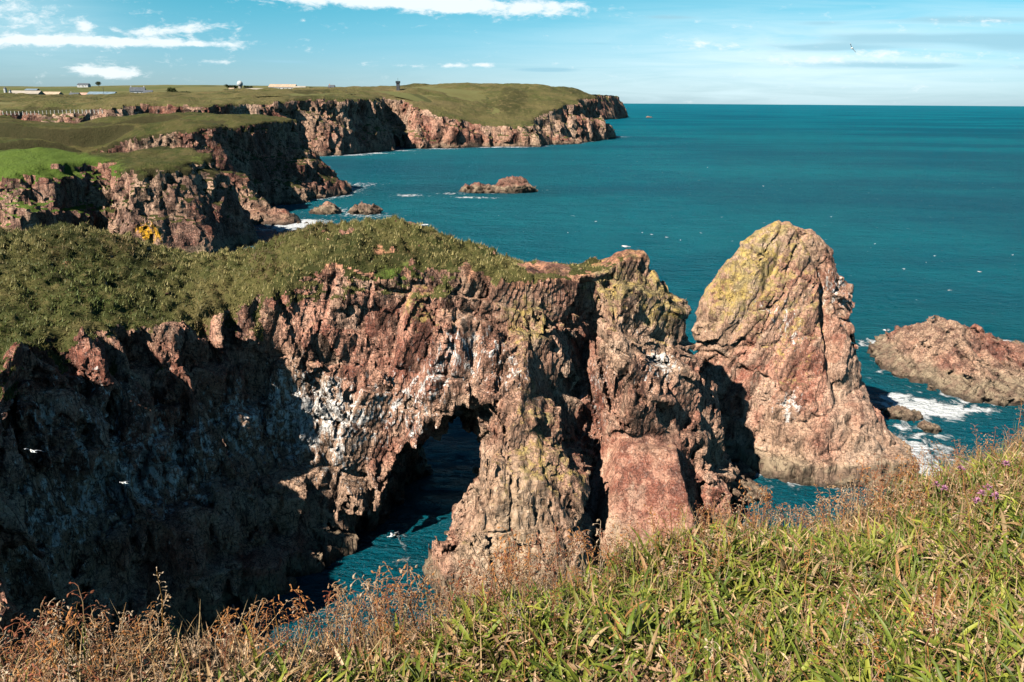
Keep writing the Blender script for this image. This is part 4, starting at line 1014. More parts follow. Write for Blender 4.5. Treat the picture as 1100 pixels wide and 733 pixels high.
def leaf_colors(n, dry):
    k = rng.uniform(0, 1, (n, 1))
    g = np.where(k < .5, np.array((.060, .105, .013))*(1-2*k) + np.array((.16, .21, .025))*2*k, np.array((.16, .21, .025))*(2-2*k) + np.array((.38, .38, .055))*(2*k-1))
    d = np.array((.58, .42, .22))*(1-k) + np.array((.36, .17, .06))*k
    return np.where(dry[:, None], d, g)*rng.uniform(.75, 1.2, (n, 1))
def build_foreground():
    # broad green leaves in bluebell-like tufts
    n_t = 4300
    c = scatter(n_t, .6, beyond=.05); n_t = len(c); t, a = rel(c)
    P2 = np.concatenate([c, np.zeros((n_t, 1))], 1)
    dens = .48 + .9*vnoise(P2, .7, 911) + .4*sstep(-30, 10, a) - .9*sstep(.86, 1.02, t) - .4*sstep(-5, -28, a)*sstep(.6, .95, t)
    c = c[rng.uniform(0, 1, n_t) < dens]; n_t = len(c)
    m = 6; xy = np.repeat(c, m, 0) + rng.normal(0, .022, (n_t*m, 2)); n = len(xy)
    base = np.stack([xy[:, 0], xy[:, 1], slope_z(xy[:, 0], xy[:, 1]) - .02], 1)
    L = np.repeat(rng.uniform(.10, .21, n_t), m)*rng.uniform(.7, 1.15, n)
    V, F, k = ribbons(base, rng.uniform(0, 2*np.pi, n), L, rng.uniform(.012, .029, n), rng.uniform(.1, .8, n), rng.uniform(.6, 2.1, n), 6, .22, 2.2, rng.normal(0, .7, n))
    cl = leaf_colors(n, rng.uniform(0, 1, n) < .15)*np.repeat(rng.uniform(.75, 1.35, n_t), m)[:, None]
    o = mesh_obj('broad_leaves', V, F, MAT_LEAF, colors=np.repeat(cl, k, 0), smooth=True); tag(o, kind='stuff')
    # narrow green grass
    n = 6500; c = scatter(n, .6, beyond=.1); n = len(c); t, a = rel(c)
    keep = rng.uniform(0, 1, n) < .35 + .5*vnoise(np.concatenate([c, np.zeros((n, 1))], 1), .6, 915) + .35*sstep(-25, 20, a)
    c = c[keep]; n = len(c)
    base = np.stack([c[:, 0], c[:, 1], slope_z(c[:, 0], c[:, 1]) - .02], 1)
    V, F, k = ribbons(base, rng.uniform(0, 2*np.pi, n), rng.uniform(.10, .26, n), rng.uniform(.004, .009, n), rng.uniform(.05, .5, n), rng.uniform(.2, 1.5, n), 5, .2, 1.6)
    o = mesh_obj('grass', V, F, MAT_LEAF, colors=np.repeat(leaf_colors(n, rng.uniform(0, 1, n) < .2), k, 0), smooth=True); tag(o, kind='stuff')
    # straw: pale dry blades standing and lying
    n = 13000; c = scatter(n, .6, beyond=.25); n = len(c); t, a = rel(c)
    keep = rng.uniform(0, 1, n) < .25 + .30*sstep(.55, .95, t) + .16*sstep(0, -30, a) + .3*vnoise(np.concatenate([c, np.zeros((n, 1))], 1), .5, 917)
    c = c[keep]; n = len(c)
    base = np.stack([c[:, 0], c[:, 1], slope_z(c[:, 0], c[:, 1]) + rng.uniform(-.02, .05, n)], 1)
    V, F, k = ribbons(base, rng.uniform(0, 2*np.pi, n), rng.uniform(.08, .24, n), rng.uniform(.003, .008, n), rng.uniform(.1, 1.45, n), rng.uniform(-.3, 1.2, n), 4, .15, 1.6, rng.normal(0, 1, n))
    kk = rng.uniform(0, 1, (n, 1)); cl = (np.array((.62, .45, .24))*(1-kk) + np.array((.36, .18, .07))*kk)*rng.uniform(.6, 1.2, (n, 1))
    o = mesh_obj('dry_grass', V, F, MAT_STRAW, colors=np.repeat(cl, k, 0)); tag(o, kind='stuff')
    # crumpled dead leaves on the soil
    n = 16000; c = scatter(n, .6, beyond=.15); n = len(c)
    base = np.stack([c[:, 0], c[:, 1], slope_z(c[:, 0], c[:, 1]) + rng.uniform(.0, .06, n)], 1)
    V, F, k = ribbons(base, rng.uniform(0, 2*np.pi, n), rng.uniform(.03, .09, n), rng.uniform(.008, .02, n), rng.uniform(.9, 1.9, n), rng.uniform(-.8, .8, n), 3, .2, 2.0, rng.normal(0, 2, n))
    kk = rng.uniform(0, 1, (n, 1)); cl = (np.array((.72, .50, .32))*(1-kk) + np.array((.26, .13, .06))*kk)*rng.uniform(.6, 1.2, (n, 1))
    o = mesh_obj('leaf_litter', V, F, MAT_STRAW, colors=np.repeat(cl, k, 0)); tag(o, kind='stuff')

def stalk_geo(h, lean, az, r0=.0024, nb=9, seed=0):
    """a dry flowering stalk: bent stem and drooping empty capsules on short pedicels -> stem and head meshes"""
    rg = np.random.default_rng(seed)
    pts = []; p = np.zeros(3)
    segs = 6; hx = np.array((math.cos(az), math.sin(az)))
    for i in range(segs+1):
        pts.append(p.copy()); ang = lean*(.3 + 1.5*(i/segs)**2)
        p = p + np.array((*(hx*math.sin(ang)), math.cos(ang)))*h/segs + np.array((*rg.normal(0, .004, 2), 0))
    def tube(pts, rad, n=4):
        vs, fs = [], []
        for i, p in enumerate(pts):
            for k in range(n):
                a = 2*math.pi*k/n; vs.append(p + np.array((math.cos(a), math.sin(a), 0))*rad[i])
        for i in range(len(pts)-1):
            for k in range(n):
                j = (k+1) % n; fs.append((i*n+k, i*n+j, (i+1)*n+j, (i+1)*n+k))
        return np.array(vs), np.array(fs)
    sv, sf = tube(pts, [r0*(1 - .6*i/segs) for i in range(segs+1)])
    hv, hf = [], []
    for b in range(nb):
        t = .62 + .38*b/(nb-1); q = t*segs; i = min(int(q), segs-1); p0 = pts[i] + (pts[i+1]-pts[i])*(q-i)
        a = rg.uniform(0, 2*math.pi); L = rg.uniform(.010, .028)*(1.3-.6*t); e = p0 + np.array((math.cos(a)*L, math.sin(a)*L, rg.uniform(-.3, .6)*L))
        pv, pf = tube([p0, (p0+e)/2 + np.array((0, 0, .003)), e], [.0009]*3, 3)
        hf.append(pf + sum(len(x) for x in hv)); hv.append(pv)
        d = np.array((math.cos(a)*.5, math.sin(a)*.5, -1 + rg.uniform(0, 1.6))); d /= np.linalg.norm(d)
        cl = rg.uniform(.005, .0095); ww = cl*.32
        s1 = np.cross(d, (0, 0, 1.0)); s1 /= np.linalg.norm(s1) + 1e-9; s2 = np.cross(d, s1)
        ring = []
        for tt, rw in ((0, .25), (.35, 1), (.7, .8), (1, .3)):
            for kk in range(4):
                an = math.pi/2*kk + .5; ring.append(e + d*cl*tt + (s1*math.cos(an) + s2*math.sin(an))*ww*rw)
        qf = np.array([(i*4+k, i*4+(k+1) % 4, i*4+4+(k+1) % 4, i*4+4+k) for i in range(3) for k in range(4)])
        hf.append(qf + sum(len(x) for x in hv)); hv.append(np.array(ring))
    return sv, sf, np.concatenate(hv), np.concatenate(hf)
def stalk_tints(n): 
    pal = np.array(((.50, .21, .07), (.27, .085, .045), (.40, .25, .14), (.56, .42, .29), (.33, .15, .09)))
    return pal[rng.integers(5, size=n)]*rng.uniform(.7, 1.2, (n, 1))
def build_stalks():
    geos = [stalk_geo(.22, rng.uniform(.05, .4), rng.uniform(0, 6.28), .0016, int(rng.integers(9, 16)), 1000+i) for i in range(14)]
    n = 3200; c = scatter(n, .9, beyond=.45, power=.5); n = len(c); t, a = rel(c)
    cn = vnoise(np.concatenate([c, np.zeros((n, 1))], 1), .55, 931) + .6*vnoise(np.concatenate([c, np.zeros((n, 1))], 1), .22, 932)
    keep = rng.uniform(0, 1, n) < (.42 + .65*sstep(.62, 1.0, t) + .35*sstep(8, 30, a) + .25*sstep(0, -25, a))*np.clip(.5 + 1.0*cn, .05, 1); c = c[keep]; cn = cn[keep]; n = len(c)
    z = slope_z(c[:, 0], c[:, 1]) - .01; VV, FF, CC = [], [], []; off = 0
    t, a = rel(c)
    for i in range(n):
        sv, sf, hv, hf = geos[int(rng.integers(len(geos)))]
        h = rng.uniform(.08, .27)*(1 + .25*(t[i] > .85))*float(np.clip(.75 + .5*cn[i], .5, 1.25)); an = rng.uniform(0, 6.28); ca, sa = math.cos(an), math.sin(an)
        for v_, f_, cc in ((sv, sf, 0), (hv, hf, 1)):
            v2 = v_*(h/.22); v2 = np.stack([v2[:, 0]*ca - v2[:, 1]*sa + c[i, 0], v2[:, 0]*sa + v2[:, 1]*ca + c[i, 1], v2[:, 2] + z[i]], 1)
            VV.append(v2); FF.append(f_ + off); off += len(v2)
            CC.append(np.repeat(stalk_tints(1), len(v2), 0))
    o = mesh_obj('seed_stalks', np.concatenate(VV), np.concatenate(FF), MAT_STRAW, colors=np.concatenate(CC)); tag(o, kind='stuff')
    # the ones that stand clear against the rock and the sea, each a plant of its own
    protos = []
    spots_ = [(62,640,.26),(22,660,.24),(105,655,.22),(163,620,.36),(240,655,.24),(290,640,.26),(318,625,.26),(337,640,.24),(372,625,.28),(405,620,.30),(430,628,.26),(455,620,.22),(520,600,.2),(575,590,.2),(612,585,.24),(650,575,.22),(690,560,.3),(720,540,.32),(745,545,.26),(770,520,.30),(805,520,.26),(835,515,.24),(862,512,.28),(885,510,.24),(912,500,.22),(940,495,.26),(965,490,.22),(1010,470,.26),(1045,462,.24),(1070,455,.28),
              (980,560,.34),(1040,590,.3),(760,600,.34),(560,640,.3),(870,640,.36),(1060,640,.36)]
    for i, (px, py, h) in enumerate(spots_):
        d = ray(px, 600); az = math.atan2(d.x, d.y); rc = float(np.interp(math.degrees(az), _ca, _cr))
        r = rc*(1.02 + .06*math.sin(i*2.1)) if i < 30 else rc*.62
        x, y = math.sin(az)*r, math.cos(az)*r
        sv, sf, hv, hf = stalk_geo(h*1.05, .12 + .3*((i*37) % 10)/10, i*1.7, .0028, 11 + i % 5, 2000+i)
        ct = stalk_tints(1)
        st = mesh_obj('dry_stalk', sv, sf, MAT_STRAW, colors=np.repeat(np.array([[.40, .20, .05]]), len(sv), 0), loc=(x, y, float(slope_z(np.array([x]), np.array([y]))[0]) - .01))
        mesh_obj('seed_head', hv, hf, MAT_STRAW, st, colors=np.repeat(ct, len(hv), 0))
        tag(st, 'tall dry brown seed stalk standing on the crest of the near grassy slope' if i < 30 else 'tall dry brown seed stalk standing amid the green leaves of the near slope', 'dry stalk', 'dry seed stalks on the slope crest' if i < 30 else 'dry seed stalks among the near leaves')
def build_flowers():
    mp = plain('pink_petal', (.40, .17, .28), .7, .25, 200); mg = plain('flower_stem', (.16, .17, .05), .7)
    for i, (px, py) in enumerate([(1003,522),(1012,527),(1008,518),(1052,532),(1058,526),(1066,535),(1046,540),(1078,500),(1030,505),(985,535)]):
        d = ray(px, py); az = math.atan2(d.x, d.y); el = math.atan2(-d.z, math.hypot(d.x, d.y))
        rs = np.linspace(2, 7.5, 400); zz = slope_z(np.sin(az)*rs, np.cos(az)*rs) + .16
        k = int(np.argmin(np.abs(np.arctan2(EYE - zz, rs) - el))); r = rs[k]; x, y = math.sin(az)*r, math.cos(az)*r
        z0 = float(slope_z(np.array([x]), np.array([y]))[0])
        root = empty('pink_flower', (x, y, z0)); tag(root, 'small pink wildflower among dry grass at the right end of the near slope', 'flower', 'pink wildflowers at the right of the slope')
        s = MB(); s.tube([(0, 0, 0), (.01, 0, .08), (.015, .005, .16)], .0022, 5); s.build('stem', mg, root)
        h = MB(); rg = np.random.default_rng(i)
        for q in range(26):
            a = rg.uniform(0, 6.28); e = rg.uniform(-.2, 1.3); d3 = np.array((math.cos(a)*math.cos(e), math.sin(a)*math.cos(e), math.sin(e)))
            c0 = np.array((.015, .005, .165)); sd_ = np.array((-math.sin(a), math.cos(a), 0))*.005
            p1 = c0 + d3*.012; p2 = c0 + d3*.026; up = np.array((0, 0, .003))
            h.add([c0, p1 - sd_ + up, p2, p1 + sd_ + up], [(0, 1, 2, 3)])
        h.build('petals', mp, root)
build_foreground(); build_stalks(); build_flowers()
print('foreground', time.time()-T0)
# ------------------------------------------------------------------ far buildings, trees, fence and birds
def ground_at(px, y): 
    d = ray(px, 105); x = d.x/d.y*y; return x, y, float(land_z(np.array([x]), np.array([y]))[0]) - .6
M_WALL = plain('pale_render', (.34, .30, .25), .85, .12, .3); M_DARKWALL = plain('dark_cladding', (.06, .06, .065), .8, .2, .4); M_TAN = plain('tan_stone', (.42, .31, .22), .9, .2, .6)
M_SLATE = plain('slate_roof', (.085, .095, .11), .7, .2, .5); M_BLUE = plain('blue_grey_sheeting', (.16, .22, .27), .6, .15, .4); M_WHITE = plain('white_paint', (.46, .46, .45), .6, .05, .4)
M_PINK = plain('pinkish_stone', (.45, .27, .21), .9, .2, .6); M_PANE = plain('dark_glass', (.02, .025, .03), .15, .1, 1, .5); M_BLACK = plain('tarred_wood', (.03, .03, .032), .7, .2, 1)
def house(name, label, cat, px, y, w, dpt, hw, hr, wall, roof, rz=0, nwin=3, door=True, chimney=0, group=None, front=None):
    x, yy, z = ground_at(px, y); root = empty(name, (x, yy, z), rz); tag(root, label, cat, group)
    b = MB(); b.box(-w/2, -dpt/2, -1.5, w/2, dpt/2, hw)
    b.add([(-w/2, -dpt/2, hw), (-w/2, dpt/2, hw), (-w/2, 0, hw+hr-.15)], f3=[(0, 2, 1)]); b.add([(w/2, -dpt/2, hw), (w/2, dpt/2, hw), (w/2, 0, hw+hr-.15)], f3=[(0, 1, 2)])
    b.build('wall', wall, root)
    r = MB(); e = .35
    for s in (-1, 1):
        r.add([(-w/2-e, s*(dpt/2+e), hw-.1), (w/2+e, s*(dpt/2+e), hw-.1), (w/2+e, 0, hw+hr), (-w/2-e, 0, hw+hr), (-w/2-e, s*(dpt/2+e), hw+.15), (w/2+e, s*(dpt/2+e), hw+.15), (w/2+e, 0, hw+hr+.25), (-w/2-e, 0, hw+hr+.25)],
              [(0, 1, 2, 3), (4, 5, 6, 7), (0, 1, 5, 4), (1, 2, 6, 5), (3, 0, 4, 7)])
    ro = r.build('roof', roof, root)
    for k in range(chimney):
        cx = (-1 if k == 0 else 1)*(w/2 - 1.0); c = MB(); c.box(cx-.5, -.4, hw+hr-.6, cx+.5, .4, hw+hr+1.5); c.build('chimney', wall, ro)
    for k in range(nwin):
        cx = -w/2 + w*(k+.75)/(nwin+.5); q = MB(); q.box(cx-.55, -dpt/2-.04, hw*.38, cx+.55, -dpt/2+.02, hw*.8); q.build('window', M_PANE, root)
    if door:
        q = MB(); dw = 1.1 if front is None else front; q.box(-dw/2 + w*.06, -dpt/2-.05, -.2, dw/2 + w*.06, -dpt/2+.02, hw*.74); q.build('door', M_BLACK if front is None else M_DARKWALL, root)
    return root
house('barn', 'long tan farm barn with a wide dark opening, second building from the left edge', 'barn', 29, 940, 33, 14, 4.5, 3.2, M_TAN, M_WALL, .05, 0, True, front=20)
house('barn', 'tan stone barn with a dark end, just right of the longest barn', 'barn', 57, 950, 19, 11, 4, 2.8, M_TAN, M_TAN, 0, 2, True, front=8)
house('shed', 'small flat grey shed behind the long tan barn', 'shed', 36, 1010, 14, 8, 8.5, 1.5, M_DARKWALL, M_BLUE, 0, 2)
house('cottage', 'small pale cottage between the tan barns and the pinkish one', 'cottage', 81, 950, 10, 8, 3.2, 2.4, M_WALL, M_SLATE, 0, 2, True, 1)
house('cottage', 'pinkish stone cottage beside the long blue roofed shed', 'cottage', 92, 955, 11, 8, 3.2, 2.2, M_PINK, M_PINK, 0, 2)
house('shed', 'long low shed with blue grey sheet roof, middle of the left farm', 'shed', 111, 950, 31, 12, 3.2, 2.8, M_BLUE, M_BLUE, -.05, 3, True, front=4)
house('farmhouse', 'white gabled farmhouse with dark slate roof, right end of the left farm', 'house', 149, 900, 15, 9, 5.2, 4.2, M_WHITE, M_SLATE, .25, 3, True, 2)
house('shed', 'low dark lean shed beside the white gabled farmhouse', 'shed', 160, 890, 9, 7, 2.8, 3, M_DARKWALL, M_SLATE, .2, 1)
house('bungalow', 'tiny pale bungalow on the skyline field at left', 'house', 92, 2000, 26, 14, 5, 4, M_WHITE, M_SLATE, 0, 3)
house('hut', 'small square brick hut alone in the field below the white dome', 'hut', 250, 780, 4.2, 4, 3.4, .8, M_PINK, M_TAN, 0, 1)
house('hall', 'long pale two tier building with white walls below the skyline at centre left', 'building', 305, 960, 30, 14, 5.5, 3, M_WHITE, M_TAN, 0, 6)
house('hall', 'white flat block joined to the right of the long pale building', 'building', 323, 955, 12, 10, 4.6, 1.6, M_WHITE, M_WALL, 0, 3)
house('cottage', 'low white cottage left of the long pale building', 'cottage', 274, 980, 20, 8, 3.2, 1.8, M_WALL, M_WALL, 0, 3)
house('cottage', 'small yellowish cottage on the cliff top right of the long pale building', 'cottage', 325, 860, 8, 7, 3.0, 1.6, M_TAN, M_WALL, 0, 2)
house('cottage', 'small pinkish cottage with a dark roof before the skyline mound', 'cottage', 357, 980, 7, 7, 4.5, 2.4, M_PINK, M_SLATE, 0, 1, True, 1)
for i, (px, w) in enumerate([(7, 3.2), (12, 2.6)]):
    x, y, z = ground_at(px, 930); root = empty('grain_silo', (x, y, z))
    tag(root, ('tall white grain silo at the left edge of the farm', 'shorter pale silo next to the tall one at the farm')[i], 'silo')
    b = MB(); b.lathe([(w/2, -1), (w/2, (9, 7)[i])], 20); b.build('tank', M_WHITE, root); b = MB(); b.lathe([(w/2+.1, (9, 7)[i]+.02), (w*.3, (10.2, 8)[i]), (.2, (10.8, 8.5)[i])], 20); b.build('roof', M_SLATE, root)
x, y, z = ground_at(259, 1500); root = empty('radome', (x, y, z)); tag(root, 'white radar dome on the skyline above the far fields', 'radome')
b = MB(); b.lathe([(3, -2), (3, 6)], 16); b.build('base', M_WALL, root)
b = MB(); b.lathe([(max(.01, 5.2*math.sin(a)), 9.8 - 5.2*math.cos(a)) for a in np.linspace(.35, math.pi-.02, 14)], 24); b.build('dome', M_WHITE, root, smooth=True)
x, y, z = ground_at(428, 850); root = empty('lookout_tower', (x, y, z)); tag(root, 'thin dark lookout tower standing on the green mound of the far cliffs', 'tower')
b = MB(); b.box(-1.6, -1.6, -2, 1.6, 1.6, 7.5); b.build('shaft', M_DARKWALL, root); b = MB(); b.box(-2.1, -2.1, 7.52, 2.1, 2.1, 9.6); h = b.build('cabin', M_BLACK, root)
b = MB(); b.box(-1.5, -2.14, 8.1, 1.5, -2.09, 9.2); b.build('window', M_PANE, h); b = MB(); b.tube([(0, 0, 9.6), (0, 0, 12.5)], .12, 6); b.build('mast', M_BLACK, root)
x, y, z = ground_at(112, 945); root = empty('utility_pole', (x, y, z)); tag(root, 'thin wooden utility pole beside the long blue roofed shed', 'pole')
b = MB(); b.tube([(0, 0, -1), (0, 0, 11)], .18, 6); b.build('pole', M_BLACK, root); b = MB(); b.box(-1.2, -.08, 10.2, 1.2, .08, 10.4); b.build('crossarm', M_BLACK, root)

M_CROWN = leaf_material('far_foliage', .8, .15, .1); M_BARK = plain('bark', (.09, .07, .05), .9)
def far_tree(name, label, px, y, w, h, dark=1.0, n=900, seed=0, group=None):
    rg = np.random.default_rng(seed); x, yy, z = ground_at(px, y); root = empty(name, (x, yy, z)); tag(root, label, 'tree' if 'tree' in name else 'shrub', group)
    b = MB(); b.tube([(0, 0, -1), (.1*w*.2, 0, h*.3), (0, 0, h*.6)], [h*.05, h*.035, h*.015], 7)
    for k in range(4): a = k*1.6; b.tube([(0, 0, h*(.3+.05*k)), (math.cos(a)*w*.22, math.sin(a)*w*.22, h*(.55+.06*k))], [h*.02, h*.008], 5)
    b.build('trunk', M_BARK, root)
    cs = np.stack([rg.uniform(-.34, .34, 9)*w, rg.uniform(-.34, .34, 9)*w, rg.uniform(.35, .8, 9)*h], 1)
    c = cs[rg.integers(9, size=n)] + rg.normal(0, 1, (n, 3))*np.array((w*.10, w*.10, h*.09))
    c[:, 2] = np.maximum(c[:, 2], h*.08)
    u = rg.normal(0, 1, (n, 3)); u /= np.linalg.norm(u, axis=1)[:, None]; v_ = np.cross(u, rg.normal(0, 1, (n, 3))); v_ /= np.linalg.norm(v_, axis=1)[:, None]
    s_ = w*.06*rg.uniform(.6, 1.3, (n, 1))
    V = np.stack([c-u*s_, c+v_*s_*.6, c+u*s_, c-v_*s_*.6], 1).reshape(-1, 3); F = np.arange(4*n).reshape(-1, 4)
    cl = np.array((.035, .055, .02))*dark*rg.uniform(.6, 1.5, (n, 1)); mesh_obj('crown', V, F, M_CROWN, root, colors=np.repeat(cl, 4, 0))
far_tree('tree', 'round dark green tree right of the white gabled farmhouse', 185, 930, 12, 8.5, 1, 900, 1)
far_tree('tree', 'tiny dark tree on the left skyline above the blue roofed shed', 108, 2000, 16, 14, .8, 600, 2)
far_tree('tree', 'low dark tree between the farmhouse and the round tree', 168, 960, 7, 4, 1, 500, 3)
far_tree('tree', 'dark tree clump just left of the white dome', 249, 1480, 20, 9, .9, 700, 4)
far_tree('tree', 'low dark tree at the foot of the white dome on its right', 268, 1480, 16, 7, .9, 700, 5)
far_tree('tree', 'small tree behind the right end of the long pale building', 334, 1000, 9, 6, 1, 600, 6)
for i, (px, y, w, h) in enumerate([(245, 760, 7, 4), (290, 990, 12, 5), (344, 985, 9, 4), (200, 960, 14, 4), (135, 965, 9, 4)]):
    far_tree('shrub', ['low dark bush beside the brick hut', 'low dark bush at the left of the long pale building', 'low bush by the small pinkish cottage', 'low hedge bush in the field right of the round tree', 'small bush left of the white gabled farmhouse'][i], px, y, w, h, 1, 400, 20+i)

# the pale post fence across the second field
M_POST = plain('weathered_post', (.55, .52, .46), .9, .2, 3)
fr = empty('post_fence', (0, 0, 0)); tag(fr, 'wire fence of pale wooden posts crossing the green field at far left', 'fence')
fy = 414; fpts = []
for i in range(27):
    px = -4 + i*4.3; yy = fy - 6*math.sin(i*.25); x, y, z = ground_at(px, yy); z += .6; fpts.append((x, y, z))
    b = MB(); b.rings([[(x+dx*.13, y+dy*.13, z+zz) for dx, dy in ((-1, -1), (1, -1), (1, 1), (-1, 1))] for zz in (-.5, 1.35)]); b.build('post', M_POST, fr)
b = MB()
for hz in (.4, .8, 1.2): b.tube([(p[0], p[1]-.14, p[2]+hz) for p in fpts], .02, 4)
b.build('wire', M_BLACK, fr)

M_GULL = plain('white_plumage', (.82, .82, .80), .8, .05, 5); M_WING = plain('grey_plumage', (.42, .44, .47), .8, .1, 5); M_BEAK = plain('yellow_beak', (.65, .42, .05), .5)
def gull(label, p, yaw, s=1.0, bank=0.0, flying=True, group=None, raise_=.25):
    """body of rings along the heading, wings in two joints, fanned tail"""
    root = empty('seagull', p, yaw); root.rotation_euler = (bank, 0, yaw); root.scale = (s, s, s)
    tag(root, label, 'seagull', group)
    b = MB(); L = [(-.30, .012, 0), (-.22, .045, 0), (-.08, .085, 0), (.06, .09, 0), (.15, .065, .015), (.20, .045, .03), (.26, .048, .04), (.30, .03, .035), (.33, .012, .025)]
    b.rings([[(x, math.cos(a)*r, zo + math.sin(a)*r*.9) for a in np.linspace(0, 2*math.pi, 11)[:-1]] for x, r, zo in L]); b.build('body', M_GULL, root, smooth=True)
    k = MB(); k.rings([[(x, math.cos(a)*r, .024 + math.sin(a)*r) for a in np.linspace(0, 2*math.pi, 7)[:-1]] for x, r in ((.325, .012), (.36, .010), (.39, .002))]); k.build('beak', M_BEAK, root)
    t = MB(); t.add([(-.26, -.03, .0), (-.26, .03, .0), (-.44, .075, .01), (-.44, -.075, .01), (-.26, -.03, .012), (-.26, .03, .012), (-.44, .075, .016), (-.44, -.075, .016)], [(0, 1, 2, 3), (7, 6, 5, 4), (0, 4, 5, 1), (1, 5, 6, 2), (2, 6, 7, 3)]); t.build('tail', M_GULL, root)
    for sd in (-1, 1):
        w = MB()
        if flying: sec = [(.06, -.10, .11, .03), (.28, -.06, .14, .03+raise_*.28), (.46, -.10, .09, .03+raise_*.34), (.66, -.20, -.10, .03+raise_*.25)]
        else: sec = [(.07, -.20, .12, .05), (.10, -.32, .08, .03), (.085, -.40, .0, .02)]
        rr_ = [[(x0, sd*yy, zz), (( x0+x1)/2, sd*yy, zz+.018), (x1, sd*yy, zz), ((x0+x1)/2, sd*yy, zz-.008)] for yy, x0, x1, zz in sec]
        w.rings(rr_); w.build('wing', M_WING, root, smooth=True)
def pw(px, py, y): return at_y(px, py, y)
gull('white gull gliding in front of the dark shaded cliff at far left', pw(35, 485, 40), 2.6, .85, .5)
gull('white gull gliding low across the dark cliff, near the white stained ledges', pw(133, 519, 45), 2.9, .75, .4)
gull('white gull with raised wings just above the water inside the arch pool', at_z(421, 576, .35), .4, 1.1, -.2, raise_=.9)
gull('lone gull banking high in the sky over the right horizon', pw(915, 52, 130), 1.6, 1.3, .9)
gull('white gull standing on the turf ridge above the arch, to the right of its crest', pw(456, 242, 75.2), .2, 1.2, 0, False)
gull('white gull perched on the top of the rock knob right of the arch', pw(672, 265, 76), 2.8, 1.1, 0, False)
gull('white gull flying low over the sea left of the low right islet', pw(952, 355, 125), 3.0, 1.5, .3)
rg = np.random.default_rng(3)
for px, py in [(893,68+165),(912,333),(971,289),(1004,275),(1088,274),(700,252),(716,255),(690,250),(731,258),(940,262),(1052,292),(1020,312),(820,200),(760,180),(610,250),(640,238)]:
    p = at_z(px, py, .12); gull('tiny white gull afloat on the open sea, a mere speck among scattered others', p, float(rg.uniform(0, 6.28)), 1.3, 0, False, 'gulls scattered on the open sea')
print('far details', time.time()-T0)
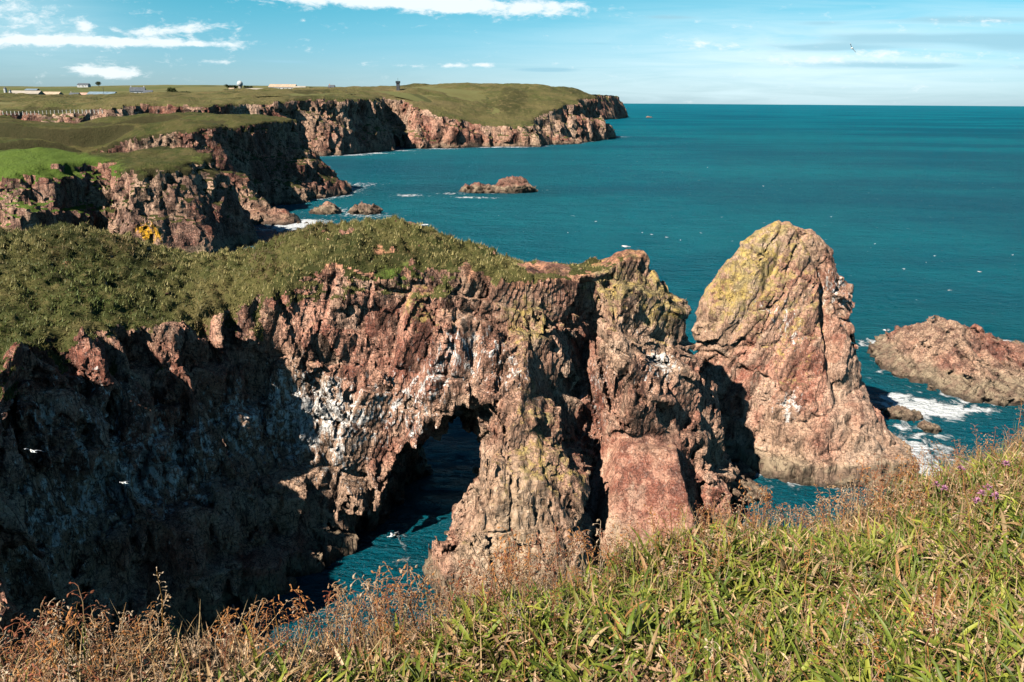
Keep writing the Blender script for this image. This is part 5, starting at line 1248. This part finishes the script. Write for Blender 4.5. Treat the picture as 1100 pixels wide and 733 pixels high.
# ------------------------------------------------------------------ world and sun
def build_world():
    w = bpy.data.worlds.new('World'); scene.world = w; w.use_nodes = True
    t = NT(w.node_tree); bg = w.node_tree.nodes['Background']
    sky = t.node('ShaderNodeTexSky', sky_type='NISHITA')
    sky.sun_disc = False; sky.sun_elevation = R(SUN_EL); sky.sun_rotation = math.atan2(SUN_AZ[0], SUN_AZ[1])
    sky.air_density = 1.0; sky.dust_density = .6; sky.ozone_density = 1.6; sky.altitude = 40
    d = t.node('ShaderNodeTexCoord').outputs['Generated']
    x, y, z = t.sep(d)
    ay = t.m('MAXIMUM', t.m('ABSOLUTE', y), .02)
    A = t.m('DIVIDE', x, ay); E = t.m('DIVIDE', z, ay)
    # the teal grade of this sky: pale at the horizon, turquoise above, deep overhead
    tint = t.mix(t.step(z, .0, .13), (.72, 1.06, 1.52), (.26, .98, 1.12))
    tint = t.mix(t.step(z, .14, .5), tint, (.13, .30, .42))
    c = t.mix(1.0, sky.outputs[0], tint, 'MULTIPLY')
    v = t.node('ShaderNodeCombineXYZ'); t.put(v.inputs[0], A); t.put(v.inputs[1], E)
    nA = t.noise(t.map(v.outputs[0], (26, 75, 1)), 1.0, 9, .66, .5)
    nB = t.noise(t.map(v.outputs[0], (4.5, 60, 1), (0, 0, 1.2)), 1.0, 7, .6, .8)
    nC = t.noise(t.map(v.outputs[0], (80, 170, 1)), 1.0, 6, .65, .3)
    def blobs(items):
        o = None
        for px, py, rx, ry, s in items:
            a0, e0 = (px-550)/888, (109 + .006*(px-550) - py)/888
            u = t.m('MULTIPLY', t.sub(A, a0), 888/rx); q = t.m('MULTIPLY', t.sub(E, e0), 888/ry)
            g = t.m('EXPONENT', t.mul(t.add(t.mul(u, u), t.mul(q, q)), -1.0))
            g = t.mul(g, s); o = g if o is None else t.add(o, g)
        return t.mul(o, t.step(y, 0, .1))
    haze = blobs([(880,66,280,50,.95),(640,100,300,22,.35),(40,35,90,36,.5),(1100,20,160,12,.25)])
    cum = blobs([(35,22,70,26,.2),(150,42,90,14,.10),(118,78,50,9,.45),(760,52,60,6,.5),(860,66,70,5,.55),(1040,30,50,5,.5),(930,58,40,4,.5),(210,35,30,7,1.0),(160,38,24,5,.9),(110,47,120,4,.9),(190,51,90,3.5,.9),(55,47,50,8,.8),(103,77,20,6,.85),(140,80,30,5,.75),(237,68,24,3.5,.75),(180,20,16,3.5,.6),(100,34,9,7,.8),(15,20,60,22,.42),(60,0,40,4,.8),
                 (390,6,100,7,1.0),(520,16,90,8,1.0),(450,10,100,7,.8),(600,20,26,5,.7),(480,72,34,2.5,.7),(518,71,12,2.5,.8),(430,72,20,2,.5),(255,2,20,3,.5),(330,2,60,5,.8),(1000,62,40,4,.6),(600,12,24,4,.6),(915,62,30,3,.5)])
    grey = blobs([(980,45,150,5,.8),(900,54,90,4.5,.8),(1010,26,90,4,.7),(870,30,30,3,.5),(960,72,140,4,.6),(585,76,34,2.6,.9),(1080,50,60,12,.7),(710,24,24,2,.5),(230,69,34,3,.4),(310,68,34,1.8,.5),(640,50,20,1.6,.5)])
    C1 = (8.0, 10.2, 10.8); C2 = (9.6, 10.4, 10.6); C3 = (3.6, 6.6, 8.0)
    c = t.mix(t.mul(t.m('MINIMUM', haze, 1.0), t.step(nB, .0, .75)), c, C1)
    c = t.mix(t.mul(.8, t.step(t.add(grey, t.mul(t.sub(nB, .5), 1.6)), .14, .75)), c, C3)
    c = t.mix(t.mul(.92, t.step(t.add(cum, t.add(t.mul(t.sub(nA, .5), 2.6), t.mul(t.sub(nC, .5), 1.3))), .25, 1.15)), c, C2)
    t.L.new(c, bg.inputs[0]); bg.inputs[1].default_value = SKY_STRENGTH
SKY_STRENGTH = .053
build_world()
sd = bpy.data.lights.new('sun', 'SUN'); sd.energy = 5.0; sd.angle = R(.53); sd.color = (1, .93, .82)
so = bpy.data.objects.new('sun', sd); col.objects.link(so)
hv = Vector((SUN_AZ[0], SUN_AZ[1], 0)).normalized()*math.cos(R(SUN_EL)); hv.z = math.sin(R(SUN_EL))
so.rotation_euler = hv.to_track_quat('Z', 'Y').to_euler()
vs = scene.view_settings
vs.view_transform = 'Standard'; vs.look = 'None'; vs.gamma = 1; vs.exposure = 0.95; vs.use_curve_mapping = False
scene.render.engine = 'CYCLES'
cy = scene.cycles
cy.max_bounces = 5; cy.diffuse_bounces = 0; cy.glossy_bounces = 2; cy.transmission_bounces = 2; cy.transparent_max_bounces = 6
cy.caustics_reflective = False; cy.caustics_refractive = False
cy.use_denoising = True

print('script', time.time()-T0)
